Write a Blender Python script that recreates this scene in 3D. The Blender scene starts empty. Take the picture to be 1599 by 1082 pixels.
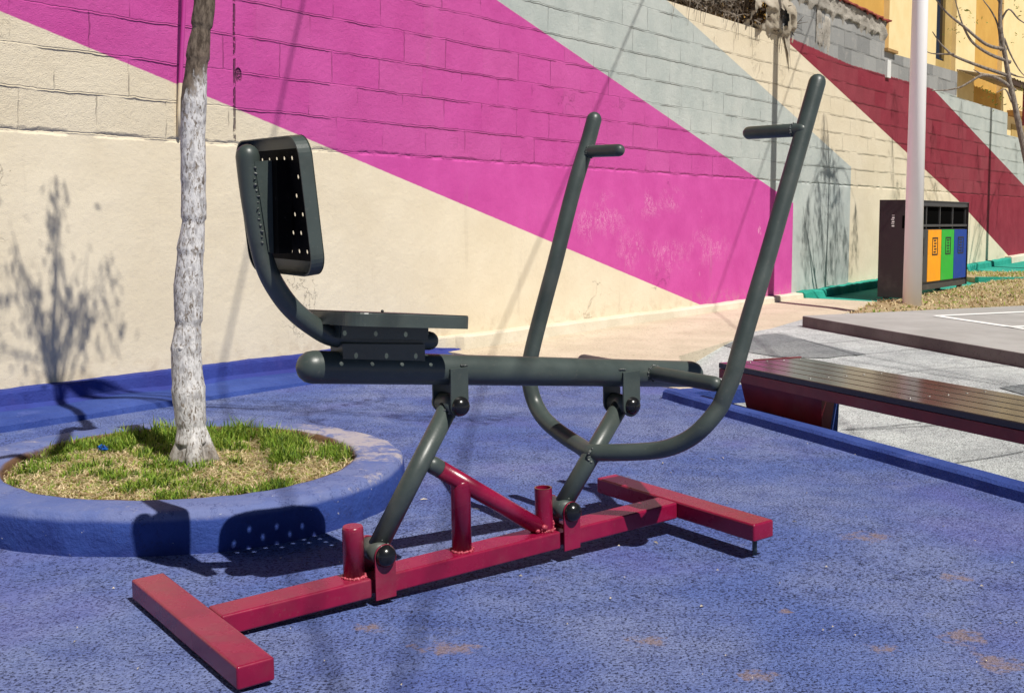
import bpy, bmesh, math, random
import numpy as np
from mathutils import Vector, Matrix, noise as mnoise
C = bpy.context.scene.collection
R = math.radians
random.seed(7); rng = np.random.default_rng(7)

# ---------------------------------------------------------------- camera
F, PITCH, ROLL, CY, H = 1761.6, 0.0547, -0.0081, 432.7, 0.984
def cam_axes():
    cp, sp, cr, sr = math.cos(PITCH), math.sin(PITCH), math.cos(ROLL), math.sin(ROLL)
    f = Vector((0, cp, -sp)); d = Vector((0, -sp, -cp)); x = Vector((1, 0, 0))
    return cr*x + sr*d, -sr*x + cr*d, f
AX, AD, AF = cam_axes()
cam_d = bpy.data.cameras.new('camera'); cam = bpy.data.objects.new('camera', cam_d); C.objects.link(cam)
m = Matrix.Identity(4)
for i in range(3):
    m[i][0] = AX[i]; m[i][1] = -AD[i]; m[i][2] = -AF[i]
m[2][3] = H
cam.matrix_world = m
cam_d.sensor_width = 36; cam_d.lens = F/1599*36; cam_d.shift_y = (CY-541)/1599
cam_d.clip_start = 0.05; cam_d.clip_end = 2000
bpy.context.scene.camera = cam

# ---------------------------------------------------------------- light
SH_AZ, EL = 128.2, 55.5            # direction the shadows fall, elevation of the sun
DV = Vector((math.cos(R(SH_AZ))*math.cos(R(EL)), math.sin(R(SH_AZ))*math.cos(R(EL)), -math.sin(R(EL))))
w = bpy.data.worlds.new("World"); bpy.context.scene.world = w; w.use_nodes = True
nt = w.node_tree; bg = nt.nodes['Background']
sky = nt.nodes.new('ShaderNodeTexSky'); sky.sky_type = 'NISHITA'; sky.sun_disc = False
sky.altitude = 2400; sky.air_density = .55; sky.dust_density = .25; sky.ozone_density = 1.0
sky.sun_elevation = R(EL); sky.sun_rotation = R(90-(SH_AZ+180))
nt.links.new(sky.outputs[0], bg.inputs[0]); bg.inputs[1].default_value = 0.05
sun_d = bpy.data.lights.new('sun', 'SUN'); sun = bpy.data.objects.new('sun', sun_d); C.objects.link(sun)
sun_d.energy = 5.0; sun_d.angle = R(0.53); sun_d.color = (1.0, 0.955, 0.88)
sun.rotation_euler = DV.to_track_quat('-Z', 'Y').to_euler(); sun.location = (4, -4, 9)
vs = bpy.context.scene.view_settings
vs.view_transform = 'Standard'; vs.look = 'None'; vs.gamma = 1; vs.exposure = 0.13

# ---------------------------------------------------------------- point helpers
SL = 0.006                                             # the yard rises very slightly away from the camera
def gz(y): return SL*(y-2.5)
def ray(px, py): return AF + AX*((px-799.5)/F) + AD*((py-CY)/F)
CAMP = Vector((0, 0, H))
def G(px, py, up=0.0):
    D = ray(px, py); t = (up - SL*2.5 - H)/(D.z - SL*D.y); return CAMP + D*t
def at(px, py, Y): D = ray(px, py); return CAMP + D*(Y/D.y)
def onplane(px, py, o, n): D = ray(px, py); return CAMP + D*((o-CAMP).dot(n)/D.dot(n))

# ---------------------------------------------------------------- mesh builder
class MB:
    def __init__(s): s.v = []; s.f = []; s.mi = []; s.sm = []
    def add(s, vs_, fs, mi=0, smooth=False):
        b = len(s.v); s.v += [tuple(v) for v in vs_]; s.f += [tuple(i+b for i in f) for f in fs]
        s.mi += [mi]*len(fs); s.sm += [smooth]*len(fs); return s
    def hexa(s, p, mi=0):      # 8 points: bottom loop 0-3, top loop 4-7
        return s.add(p, [(3,2,1,0),(4,5,6,7),(0,1,5,4),(1,2,6,5),(2,3,7,6),(3,0,4,7)], mi)
    def box(s, a, b, mi=0):
        (x0,y0,z0),(x1,y1,z1) = a, b
        return s.hexa([(x0,y0,z0),(x1,y0,z0),(x1,y1,z0),(x0,y1,z0),(x0,y0,z1),(x1,y0,z1),(x1,y1,z1),(x0,y1,z1)], mi)
    def prism(s, pts, z0, z1, mi=0):
        n = len(pts)
        f0 = (lambda x, y: z0(x, y)) if callable(z0) else (lambda x, y: z0)
        f1 = (lambda x, y: z1(x, y)) if callable(z1) else (lambda x, y: z1)
        v = [(x, y, f0(x, y)) for x, y in pts] + [(x, y, f1(x, y)) for x, y in pts]
        return s.add(v, [tuple(range(n-1, -1, -1)), tuple(range(n, 2*n))] + [(i, (i+1) % n, n+(i+1) % n, n+i) for i in range(n)], mi)
    def tube(s, pts, r, n=20, cap='dome', mi=0, jit=0.0, capb=None):
        pts = [Vector(p) for p in pts]; k = len(pts)
        rs = list(r) if hasattr(r, '__len__') else [r]*k
        capa = cap; capb = capb or cap
        tang = [(pts[min(i+1, k-1)]-pts[max(i-1, 0)]).normalized() for i in range(k)]
        up = Vector((0, 0, 1)) if abs(tang[0].z) < .9 else Vector((0, 1, 0))
        nx = tang[0].cross(up).normalized(); rings = []
        P, Rr, T, N = [], [], [], []
        for i in range(k):
            nx = (nx - tang[i]*nx.dot(tang[i])).normalized()
            P.append(pts[i]); Rr.append(rs[i]); T.append(tang[i]); N.append(nx.copy())
        if capa == 'dome':
            q = [(P[0]-T[0]*Rr[0]*math.sin(a), Rr[0]*max(math.cos(a), .02)) for a in (R(90), R(70), R(48), R(25))]
            P = [a for a, _ in q]+P; Rr = [b for _, b in q]+Rr; T = [T[0]]*4+T; N = [N[0]]*4+N
        if capb == 'dome':
            q = [(P[-1]+T[-1]*Rr[-1]*math.sin(a), Rr[-1]*max(math.cos(a), .02)) for a in (R(25), R(48), R(70), R(90))]
            P += [a for a, _ in q]; Rr += [b for _, b in q]; T += [T[-1]]*4; N += [N[-1]]*4
        v = []
        for p, rr, t, x in zip(P, Rr, T, N):
            y = t.cross(x)
            for j in range(n):
                a = 2*math.pi*j/n
                q = p+(x*math.cos(a)+y*math.sin(a))*rr
                if jit: q = q+(q-p).normalized()*(mnoise.noise(q*9)*1.2+mnoise.noise(q*26)*.7)*jit*rr
                v.append(q)
        kk = len(P); f = []
        for i in range(kk-1):
            for j in range(n):
                f.append((i*n+j, i*n+(j+1) % n, (i+1)*n+(j+1) % n, (i+1)*n+j))
        s.add(v, f, mi, True)
        if capa != 'open': s.add([v[j] for j in range(n)], [tuple(range(n-1, -1, -1))], mi)
        if capb != 'open': s.add([v[(kk-1)*n+j] for j in range(n)], [tuple(range(n))], mi)
        return s
    def dome(s, c, ax, r, n=20, flat=.8, mi=0):
        c = Vector(c); ax = Vector(ax).normalized()
        x = ax.orthogonal().normalized(); y = ax.cross(x); v = []
        A = [-8, 0, 15, 32, 50, 66, 80, 89]
        for a in A:
            for j in range(n):
                t = 2*math.pi*j/n
                rr = r*math.cos(R(a)) if a > 0 else r
                v.append(c+(x*math.cos(t)+y*math.sin(t))*rr+ax*(r*flat*math.sin(R(a))))
        f = [(i*n+j, i*n+(j+1) % n, (i+1)*n+(j+1) % n, (i+1)*n+j) for i in range(len(A)-1) for j in range(n)]
        f += [tuple((len(A)-1)*n+j for j in range(n))]
        return s.add(v, f, mi, True)
    def build(s, name, mats, parent=None, bevel=0, seg=2, weld=False):
        me = bpy.data.meshes.new(name); me.from_pydata(s.v, [], s.f)
        mats = mats if isinstance(mats, (list, tuple)) else [mats]
        for m_ in mats: me.materials.append(m_)
        me.polygons.foreach_set('material_index', s.mi)
        me.polygons.foreach_set('use_smooth', s.sm)
        me.update()
        if not weld or bevel:
            bm = bmesh.new(); bm.from_mesh(me)
            if len(bm.verts) < 60000:
                bmesh.ops.remove_doubles(bm, verts=bm.verts, dist=1e-5)
                bmesh.ops.recalc_face_normals(bm, faces=bm.faces)
            bm.to_mesh(me); bm.free()
        o = bpy.data.objects.new(name, me); C.objects.link(o)
        if parent: o.parent = parent
        if bevel:
            b = o.modifiers.new('bevel', 'BEVEL'); b.width = bevel; b.segments = seg; b.limit_method = 'ANGLE'; b.angle_limit = R(40)
            for p in me.polygons: p.use_smooth = True
            b.harden_normals = True
        return o
def tag(o, label=None, cat=None, group=None, kind=None):
    if label: o['label'] = label
    if cat: o['category'] = cat
    if group: o['group'] = group
    if kind: o['kind'] = kind
    return o
def empty(name, loc, rz=0, mat=None):
    o = bpy.data.objects.new(name, None); C.objects.link(o); o.empty_display_size = .1
    if mat is not None: o.matrix_world = mat
    else: o.location = loc; o.rotation_euler = (0, 0, rz)
    return o
def smooth_path(pts, n=8):            # Catmull-Rom
    P = [Vector(p) for p in pts]; P = [P[0]*2-P[1]]+P+[P[-1]*2-P[-2]]; out = []
    for i in range(1, len(P)-2):
        for j in range(n):
            t = j/n; a, b, c, d = P[i-1], P[i], P[i+1], P[i+2]
            out.append(.5*((2*b)+(c-a)*t+(2*a-5*b+4*c-d)*t*t+(3*b-a-3*c+d)*t*t*t))
    out.append(P[-2]); return out

# ---------------------------------------------------------------- node expression helper
class N:
    """wraps a socket so node maths can be written as expressions"""
    def __init__(s, t, sock): s.t = t; s.s = sock
    @staticmethod
    def op(t, o, *a):
        n = t.nodes.new('ShaderNodeMath'); n.operation = o
        for i, x in enumerate(a):
            if isinstance(x, N): t.links.new(x.s, n.inputs[i])
            else: n.inputs[i].default_value = x
        return N(t, n.outputs[0])
    def __add__(s, o): return N.op(s.t, 'ADD', s, o)
    __radd__ = __add__
    def __sub__(s, o): return N.op(s.t, 'SUBTRACT', s, o)
    def __rsub__(s, o): return N.op(s.t, 'SUBTRACT', o, s)
    def __mul__(s, o): return N.op(s.t, 'MULTIPLY', s, o)
    __rmul__ = __mul__
    def __truediv__(s, o): return N.op(s.t, 'DIVIDE', s, o)
    def max(s, o): return N.op(s.t, 'MAXIMUM', s, o)
    def min(s, o): return N.op(s.t, 'MINIMUM', s, o)
    def abs(s): return N.op(s.t, 'ABSOLUTE', s)
    def floor(s): return N.op(s.t, 'FLOOR', s)
    def fract(s): return N.op(s.t, 'FRACT', s)
    def gt(s, o): return N.op(s.t, 'GREATER_THAN', s, o)
    def step(s, a, b):                 # smooth 0..1 between a and b
        n = s.t.nodes.new('ShaderNodeMapRange'); n.interpolation_type = 'SMOOTHSTEP'
        s.t.links.new(s.s, n.inputs[0]); n.inputs[1].default_value = a; n.inputs[2].default_value = b
        return N(s.t, n.outputs[0])
class Mat:
    def __init__(s, name, rough=.8, metallic=0, spec=.5):
        s.m = bpy.data.materials.new(name); s.m.use_nodes = True; s.t = s.m.node_tree
        s.b = s.t.nodes['Principled BSDF']; s.b.inputs['Roughness'].default_value = rough
        s.b.inputs['Metallic'].default_value = metallic; s.b.inputs['Specular IOR Level'].default_value = spec
        s.co = s.t.nodes.new('ShaderNodeTexCoord')
    def xyz(s, which='Object'):
        n = s.t.nodes.new('ShaderNodeSeparateXYZ'); s.t.links.new(s.co.outputs[which], n.inputs[0])
        return [N(s.t, n.outputs[i]) for i in range(3)]
    def comb(s, x, y, z):
        n = s.t.nodes.new('ShaderNodeCombineXYZ')
        for i, a in enumerate((x, y, z)):
            if isinstance(a, N): s.t.links.new(a.s, n.inputs[i])
            else: n.inputs[i].default_value = a
        return n.outputs[0]
    def noise(s, scale, detail=3, rough=.5, vec=None, stretch=None, dist=0):
        n = s.t.nodes.new('ShaderNodeTexNoise'); n.inputs['Scale'].default_value = scale
        n.inputs['Detail'].default_value = detail; n.inputs['Roughness'].default_value = rough; n.inputs['Distortion'].default_value = dist
        v = vec or s.co.outputs['Object']
        if stretch:
            q = s.t.nodes.new('ShaderNodeMapping'); q.inputs['Scale'].default_value = stretch
            s.t.links.new(v, q.inputs[0]); v = q.outputs[0]
        s.t.links.new(v, n.inputs['Vector']); return N(s.t, n.outputs['Fac'])
    def voro(s, scale, feat='F1', vec=None, out='Distance', rand=1):
        n = s.t.nodes.new('ShaderNodeTexVoronoi'); n.feature = feat; n.inputs['Scale'].default_value = scale
        n.inputs['Randomness'].default_value = rand
        s.t.links.new(vec or s.co.outputs['Object'], n.inputs['Vector']); return N(s.t, n.outputs[out])
    def mix(s, fac, a, b):
        n = s.t.nodes.new('ShaderNodeMix'); n.data_type = 'RGBA'
        if isinstance(fac, N): s.t.links.new(fac.s, n.inputs[0])
        else: n.inputs[0].default_value = fac
        for i, x in ((6, a), (7, b)):
            if isinstance(x, tuple): n.inputs[i].default_value = (*x, 1)
            else: s.t.links.new(x, n.inputs[i])
        return n.outputs[2]
    def color(s, c):
        if isinstance(c, tuple): s.b.inputs['Base Color'].default_value = (*c, 1)
        else: s.t.links.new(c, s.b.inputs['Base Color'])
        return s
    def roughness(s, n): s.t.links.new(n.s, s.b.inputs['Roughness']); return s
    def bump(s, h, strength=.5, dist=.01):
        n = s.t.nodes.new('ShaderNodeBump'); n.inputs['Strength'].default_value = strength; n.inputs['Distance'].default_value = dist
        s.t.links.new(h.s, n.inputs['Height']); s.t.links.new(n.outputs[0], s.b.inputs['Normal']); return s

def mul(c, k): return tuple(x*k for x in c)
# paints -----------------------------------------------------------
def paint(name, col, rough=.35, var=.18, chips=None, spec=.5, bs=.06):
    M = Mat(name, rough, spec=spec)
    n = M.noise(9, 4, .6); f = M.noise(140, 2, .5)
    c = M.mix(n.step(.3, .7), mul(col, 1-var), mul(col, 1+var))
    if chips:
        k = (M.noise(38, 5, .7).step(.685, .72))*M.noise(6, 2, .5).step(.50, .56)*.7
        c = M.mix(k, c, chips)
    d = M.noise(3.2, 5, .7).step(.50, .78)*.11+M.noise(90, 3, .6).step(.62, .70)*.07
    c = M.mix(d, c, (.30, .26, .21))
    M.color(c); M.roughness(n*.2+(rough-.08)); M.bump(f+n*.6, bs, .004)
    return M.m
M_grey = paint('dark_green_grey_paint', (.048, .063, .058), .38, .14, (.13, .135, .125), bs=.06)
M_black = paint('black_inner_plate', (.004, .004, .004), .7, .2, spec=.1)
M_red = paint('crimson_paint', (.225, .005, .036), .25, .14, (.36, .10, .10), bs=.06)
M_rim = paint('raw_steel_edge', (.20, .09, .06), .7, .3)
M_cap = Mat('black_plastic_cap', .22).color((.008, .008, .009)).m
M_weld = paint('weld_bead', (.40, .05, .08), .35, .4, bs=.5)
M_weldg = paint('grey_weld_bead', (.085, .095, .09), .4, .4, bs=.5)

# rubber floor -----------------------------------------------------
def rubber(name, base, dark, light, scale=120, patches=None, worn=(.30, .20, .14), pit=.9, worn2=False):
    M = Mat(name, .9, spec=.25)
    x, y, z = M.xyz()
    big = M.noise(1.1, 4, .6); mid = M.noise(7, 4, .65)
    g = M.noise(scale, 3, .75); g2 = M.voro(scale*1.1)
    c = M.mix(big.step(.38, .62), base, light)
    c = M.mix(M.noise(.8, 4, .65).step(.48, .62)*.5, c, mul(dark, 1.35))
    c = M.mix(mid.step(.45, .75)*.35, c, dark)
    thr = M.noise(3.5, 4, .65).step(.3, .7)*.035
    pits = (g-thr).step(.455, .405)
    c = M.mix(pits*pit, c, mul(dark, .10))
    vio = M.noise(.9, 3, .6).step(.52, .66)
    if worn2: c = M.mix(vio*.30, c, (.13, .115, .40))
    if worn2: c = M.mix((M.noise(2.6, 6, .75)).step(.56, .72)*.30, c, (.27, .29, .42))
    c = M.mix(M.noise(scale*.33, 3, .7).step(.50, .40)*.28, c, mul(dark, .6))
    c = M.mix(g.step(.60, .72)*.35, c, mul(light, 1.5))
    if patches:
        edge = M.noise(24, 5, .75)
        k = None
        for (px, py, r, e) in patches:
            p = G(px, py)
            dx = (x-p.x)/e; dy = (y-p.y)
            dd = N.op(M.t, 'SQRT', dx*dx+dy*dy)
            q = (dd/(r*1.7) + (edge-.5)*5.5).step(1.1, .15)
            k = q if k is None else k.max(q)
        c = M.mix(k*.6, c, worn)
        c = M.mix((M.noise(300, 2)).step(.55, .6)*k*.5, c, mul(dark, .4))
    M.color(c)
    M.bump(g*1.0+g2*.5+mid*.35, .85, .008)
    return M.m
M_blue = rubber('blue_rubber_floor', (.096, .145, .385), (.050, .074, .26), (.175, .215, .405), 118,
    [(1492, 900, .022, 1.2), (1505, 995, .03, 1.1), (1560, 1035, .035, .8), (1175, 1055, .02, 1.4), (575, 980, .016, 1.3), (1010, 1000, .02, 1.2), (1380, 1013, .016, 1.4), (1230, 955, .01, 1), (1355, 838, .03, 1.4), (700, 1012, .02, 2.5)], pit=.85, worn2=True)
M_white = rubber('speckled_white_rubber', (.50, .53, .53), (.22, .23, .24), (.60, .63, .62), 110, pit=.55)
M_dkpatch = rubber('grey_speckled_rubber', (.22, .24, .25), (.10, .11, .12), (.30, .32, .32), 110, pit=.5)

# concrete ---------------------------------------------------------
def concrete(name, a, b, speck, scale=60, bs=.4, stain=(.3, .25, .2), st=.2, sp=.5):
    M = Mat(name, .88, spec=.3)
    n = M.noise(2.2, 6, .65); f = M.noise(scale, 4, .7); p = M.noise(scale*2.2, 2, .5)
    c = M.mix(n.step(.35, .68), a, b)
    c = M.mix(M.noise(5, 6, .75).step(.55, .75)*st, c, stain)
    c = M.mix(p.step(.60, .70)*sp, c, speck)
    M.color(c); M.bump(f+p*.6+n*.8, bs, .006)
    return M.m
M_tan = concrete('cream_concrete', (.50, .43, .32), (.59, .51, .39), (.20, .16, .11), 30, 1.0, (.30, .25, .18), .5, .7)
M_court = concrete('grey_court_concrete', (.33, .32, .305), (.40, .39, .375), (.22, .2, .19), 30, .2, (.20, .19, .18), .35, .1)
M_courtside = concrete('dark_court_edge', (.12, .10, .098), (.17, .145, .14), (.07, .06, .055), 30, .4)
M_line = concrete('white_line_paint', (.78, .78, .76), (.82, .82, .8), (.6, .6, .58), 50, .2, (.5, .5, .48), .1, .1)
M_bluecon = concrete('blue_painted_concrete', (.022, .048, .22), (.042, .080, .30), (.010, .016, .09), 55, .75, (.16, .19, .50), .5, .5)
M_indigo = concrete('indigo_painted_concrete', (.026, .034, .20), (.030, .052, .26), (.015, .02, .1), 40, .7, (.09, .08, .30), .35, .25)
M_teal = concrete('teal_painted_concrete', (.018, .27, .20), (.03, .36, .28), (.01, .12, .09), 40, .9, (.01, .16, .12), .5, .5)
M_cream = concrete('cream_kerb', (.60, .54, .42), (.70, .64, .52), (.42, .37, .3), 45, .4)
M_mortar = concrete('crusty_mortar', (.27, .25, .22), (.42, .39, .34), (.08, .07, .06), 22, 1.0, (.12, .11, .09), .7, .8)
# planter: blue, worn to beige on the rim
def planter_mat():
    M = Mat('worn_blue_planter', .8, spec=.35)
    x, y, z = M.xyz(); n = M.noise(4, 5, .65); f = M.noise(60, 4, .7); sp = M.noise(30, 4, .7)
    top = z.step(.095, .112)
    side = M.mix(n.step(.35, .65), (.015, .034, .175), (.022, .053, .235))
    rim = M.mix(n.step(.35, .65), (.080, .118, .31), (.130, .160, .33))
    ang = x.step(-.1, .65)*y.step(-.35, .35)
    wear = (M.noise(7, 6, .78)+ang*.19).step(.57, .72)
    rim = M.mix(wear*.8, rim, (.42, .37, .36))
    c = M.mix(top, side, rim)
    c = M.mix(sp.step(.68, .72)*.7, c, (.50, .50, .54))
    c = M.mix((M.noise(8, 5, .7)-.5).abs().step(.012, .0)*M.noise(3, 2).step(.48, .56)*.7, c, (.02, .03, .12))
    c = M.mix(M.noise(11, 5, .7, stretch=(1, 1, 3)).step(.58, .8)*.45, c, (.03, .055, .27))
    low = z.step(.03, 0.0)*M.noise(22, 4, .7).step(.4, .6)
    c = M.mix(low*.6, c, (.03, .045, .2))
    r2 = N.op(M.t, 'SQRT', x*x+y*y)
    inn = r2.step(.60, .585)
    c = M.mix(inn*M.noise(18, 5, .7).step(.22, .40), c, (.13, .07, .035))
    M.color(c); M.bump(f*.6+sp*.5+M.noise(14, 4, .6)*1.5, .6, .008); return M.m
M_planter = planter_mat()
M_soil = concrete('dry_soil', (.20, .13, .08), (.30, .21, .13), (.10, .06, .03), 40, 1.0)

# ---------------------------------------------------------------- wall frame
WY = 0.9108
wd = Vector((math.cos(WY), math.sin(WY), 0)); wn = Vector((wd.y, -wd.x, 0))
w0 = CAMP + ray(780, 514.6)*((.15-H)/ray(780, 514.6).z)
def Wp(px, py, n=0.0):
    P = onplane(px, py, w0+wn*n, wn); q = P-w0; return (q.dot(wd), P.z)
def wall_pt(u, z, n=0.0): p = w0+wd*u+wn*n; return Vector((p.x, p.y, z))
wallM = Matrix.Translation((w0.x, w0.y, 0)) @ Matrix.Rotation(WY, 4, 'Z')      # local X = along the wall, -Y = towards the yard

def wall_mat():
    M = Mat('mural_on_block_wall', .82, spec=.3)
    x, y, z = M.xyz()
    Z0 = Wp(812, 255.2)[1]; ROW = (Wp(700, 63)[1]-Wp(700, 248)[1])/4; BL = .405
    wob = (M.noise(3.5, 3, .6)-.5)*.030; wob2 = (M.noise(16, 3, .6)-.5)*.016; wr = wob+wob2
    zz = (z+wr-Z0)/ROW; row = zz.floor(); fz = (zz.fract()-.5).abs()         # .5 at the joint
    half = (row*.5).fract()*2
    xx = (x+wob2+wob*.8)/BL+half*.5+(row*.37).fract()*.12; fx = (xx.fract()-.5).abs(); col = xx.floor()
    rnd = M.noise(1.0, 0, .5, vec=M.comb(col*7.31, row*3.77, 0.5))
    pl = z.step(Z0-.012, Z0+.012)                                              # blocks above, plaster below
    vis = M.noise(2.3, 3, .6)
    jh = fz.step(.480, .499)*(.30+.55*vis.step(.35, .6)); jv = fx.step(.488, .499)*M.noise(4.1, 2, .5).step(.42, .62)
    ledge = ((z+wob2*1.4-Z0).abs()).step(.02, .0)*M.noise(5, 3, .6).step(.4, .55)
    joint = jh.max(jv*.75)*pl
    # colour fields from the mural's straight edges
    def line(p, q, n=0): # >0 above the line p->q
        (u0, z0), (u1, z1) = Wp(*p), Wp(*q); k = (z1-z0)/(u1-u0); return z-(x*k+(z0-k*u0))+(M_e*.006)
    M_e = M.noise(25, 3, .6)-.5
    def above(p, q): return line(p, q).step(-.004, .004)
    def right(px, py): u = Wp(px, py)[0]; return (x-u+M_e*.01).step(-.004, .004)
    cream = M.mix(M.noise(1.6, 4, .6).step(.3, .7), (.69, .60, .44), (.75, .665, .505))
    L1 = above((340, 158), (1098, 478)).max(above((0, 18), (340, 158))*(1-(x-Wp(340, 158)[0]).step(-.004, .004)))
    L1 = above((0, 18), (1098, 478)) if False else L1
    L2 = above((775, 0), (1243, 320)); L3 = above((1040, 0), (1330, 262))
    V1 = right(1237, 400); V2 = right(1328, 300)
    c = cream
    mag = M.mix(M.noise(2.5, 4, .6).step(.3, .7), (.515, .060, .295), (.58, .082, .345))
    gry = M.mix(M.noise(3.0, 5, .65).step(.3, .72), (.40, .445, .425), (.50, .535, .505))
    km = L1*(1-L2)*(1-V1)
    wornm = M.noise(9, 6, .75, stretch=(1, 1, .6)).step(.615, .65)*(x-1.6).step(0, 1.5)*(z-1.25).step(.1, -.1)*M.noise(2.3, 3, .6).step(.48, .6)
    for (px_, py_, ru, rz) in ((945, 335, .42, .22), (1052, 312, .30, .14), (1040, 400, .55, .20), (985, 390, .30, .22), (1105, 385, .5, .22), (915, 350, .2, .2), (1010, 320, .4, .15)):
        cu_, cz_ = Wp(px_, py_); dx_ = (x-cu_)/ru; dz_ = (z-cz_)/rz
        g_ = N.op(M.t, 'SQRT', dx_*dx_+dz_*dz_).step(1.1, .2)
        sc_ = M.noise(13, 6, .8, stretch=(1.2, 1, .55), dist=1.2)
        wornm = wornm.max(g_*((sc_-.5).abs().step(.022, .004))*M.noise(4, 3, .6).step(.42, .56)*1.3)
    mag = M.mix(wornm*.6, mag, (.78, .42, .58))
    c = M.mix(km, c, mag)
    kg = (L2.max(V1))*(1-L3)*(1-V2)
    c = M.mix(kg, c, gry)
    L4 = above((1218, 55), (1495, 312)); L4b = above((1495, 312), (1575, 400)); L5 = above((1465, 148), (1599, 290))
    s = (x-Wp(1495, 312)[0]).gt(0.0)
    l4 = L4*(1-s)+L4b*s
    cr = M.mix(M.noise(3.0, 5, .65).step(.3, .72), (.215, .016, .034), (.27, .028, .05))
    kc = l4*(x-Wp(1218, 55)[0]).gt(0.0)
    c = M.mix(kc, c, cr)
    c = M.mix(L5*(x-Wp(1440, 100)[0]).gt(0.0), c, gry)
    # bare block along the top
    (ua, za), (ub, zb) = Wp(1222, 54), Wp(1380, 125)
    u3 = Wp(1494, 150)[0]
    tb = ((z-(za+(x-ua)*((zb-za)/(ub-ua))).max(2.79)+M_e*.05).step(-.006, .006))*(x-ua).gt(-.05)*(1-(x-u3).gt(0.0))
    bare = M.mix(rnd.step(.3, .7), (.22, .225, .225), (.33, .335, .33))
    bare = M.mix(M.noise(7, 5, .7).step(.5, .75)*.6, bare, (.42, .40, .37))
    c = M.mix(tb, c, bare)
    # dirt, streaks, joint tint
    st = M.noise(1, 5, .7, vec=M.comb(x*7, 0.0, z*.7)).step(.56, .75)*M.noise(2, 2).step(.45, .6)
    c = M.mix(st*.17, c, (.22, .17, .13))
    c = M.mix((rnd-.5).step(-.2, .25)*.022*pl, c, (.9, .86, .8))
    c = M.mix(joint*.04, c, (.14, .10, .09))
    foot = (z-.22).step(.10, -.06)*M.noise(9, 5, .7).step(.45, .65)
    c = M.mix(foot*.35, c, (.45, .34, .22))
    # vertical crack / joint where two walls meet
    uc = Wp(366, 120)[0]
    crack = ((x-uc+wob2*.6).abs()).step(.010, .002)*(z-1.38).gt(0)*M.noise(30, 3, .6).step(.38, .5)
    hole = N.op(M.t, 'SQRT', (x-Wp(372, 118)[0])*(x-Wp(372, 118)[0])*3.0+(z-Wp(372, 118)[1])*(z-Wp(372, 118)[1])).step(.045, .03)*M.noise(30, 4).step(.42, .5)
    c = M.mix((crack.max(hole))*.75, c, (.06, .02, .04))
    M.color(c)
    fine = M.noise(170, 3, .7); med = M.noise(30, 5, .7); lump = M.noise(3.2, 4, .6)
    lump2 = M.noise(7, 5, .6)
    hgt = fine*(.22+pl*.5)+med*(.3+pl*.55)+lump*1.2+lump2*.35*(1-pl)+pl*rnd*1.1 - joint*1.5 - ledge*1.1 - crack*3 - hole*6 - pl*.35
    # small lips of squeezed mortar just under the joints
    lip = (zz.fract()).step(.93, .975)*(1-(zz.fract()).step(.975, .995))*vis.step(.4, .6)*pl
    hgt = hgt+lip*1.8
    scar = M.noise(4.2, 6, .62, dist=.6); sc = (scar-.5).abs().step(.010, .0)*M.noise(1.4, 2).step(.62, .70)*.5
    hgt = hgt-sc*1.2
    M.bump(hgt, .9, .0085)
    return M.m
M_wall = wall_mat()

# ================================================================ SETTING
def sheet(name, pts, mat, up, kind='structure', n=0):
    v = [(p.x, p.y, gz(p.y)+up) for p in pts]
    o = MB().add(v, [tuple(range(len(v)))]).build(name, mat); tag(o, kind=kind); return o
# one ground reaching the horizon; pale concrete
g = MB(); S = 400
g.add([(-S, -S, -.31), (S, -S, -.31), (S, S, -.31), (-S, S, -.31)], [(0, 1, 2, 3)])
tag(g.build('ground', M_tan), kind='structure')
# blue rubber floor: a slab top
edgeA, edgeB = G(690, 553), G(1085, 612)
bl = [Vector((-14, -6, 0)), Vector((7, -6, 0)), G(1900, 868), G(1035, 622), edgeB, edgeA, wall_pt(-.9, 0, .02), wall_pt(-14, 0, .02)]
bl[2] = G(1599, 785)+(G(1599, 785)-G(1035, 622))*1.6
bl[1] = Vector((bl[2].x+3, -6, 0))
bm_ = MB(); bm_.prism([(p.x, p.y) for p in bl], lambda x, y: -.30, lambda x, y: gz(y)); 
tag(bm_.build('blue_rubber_floor', M_blue), kind='structure')
# cream concrete walk along the wall
tanp = [edgeA+Vector((0, 0, 0)), edgeB, G(1060, 557), G(1255, 500), G(1292, 487, .02), wall_pt(7.0, 0, .0), wall_pt(-.95, 0, .0)]
def tanz(x, y):
    n = (Vector((x, y, 0))-w0).dot(wn); u = (Vector((x, y, 0))-w0).dot(wd)
    return gz(y)+.004+.02*max(0, 1-n/1.2)+max(0, u-3.0)*.012
t_ = MB()
A0, A1 = -.95, 7.0
# grid between the wall and the diagonal front edge
front = [edgeA, edgeB, G(1060, 557), G(1255, 500)]
tp = [(p.x, p.y) for p in [wall_pt(A0, 0, 0), edgeA, edgeB, G(1060, 557), G(1255, 500), G(1284, 490, .06), wall_pt(5.45, 0, .9), wall_pt(Wp(1243, 457)[0], 0, 0)]]
t_.prism(tp, lambda x, y: -.25, tanz)
bmx = t_.build('concrete_walk', M_tan); tag(bmx, kind='structure')
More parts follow.
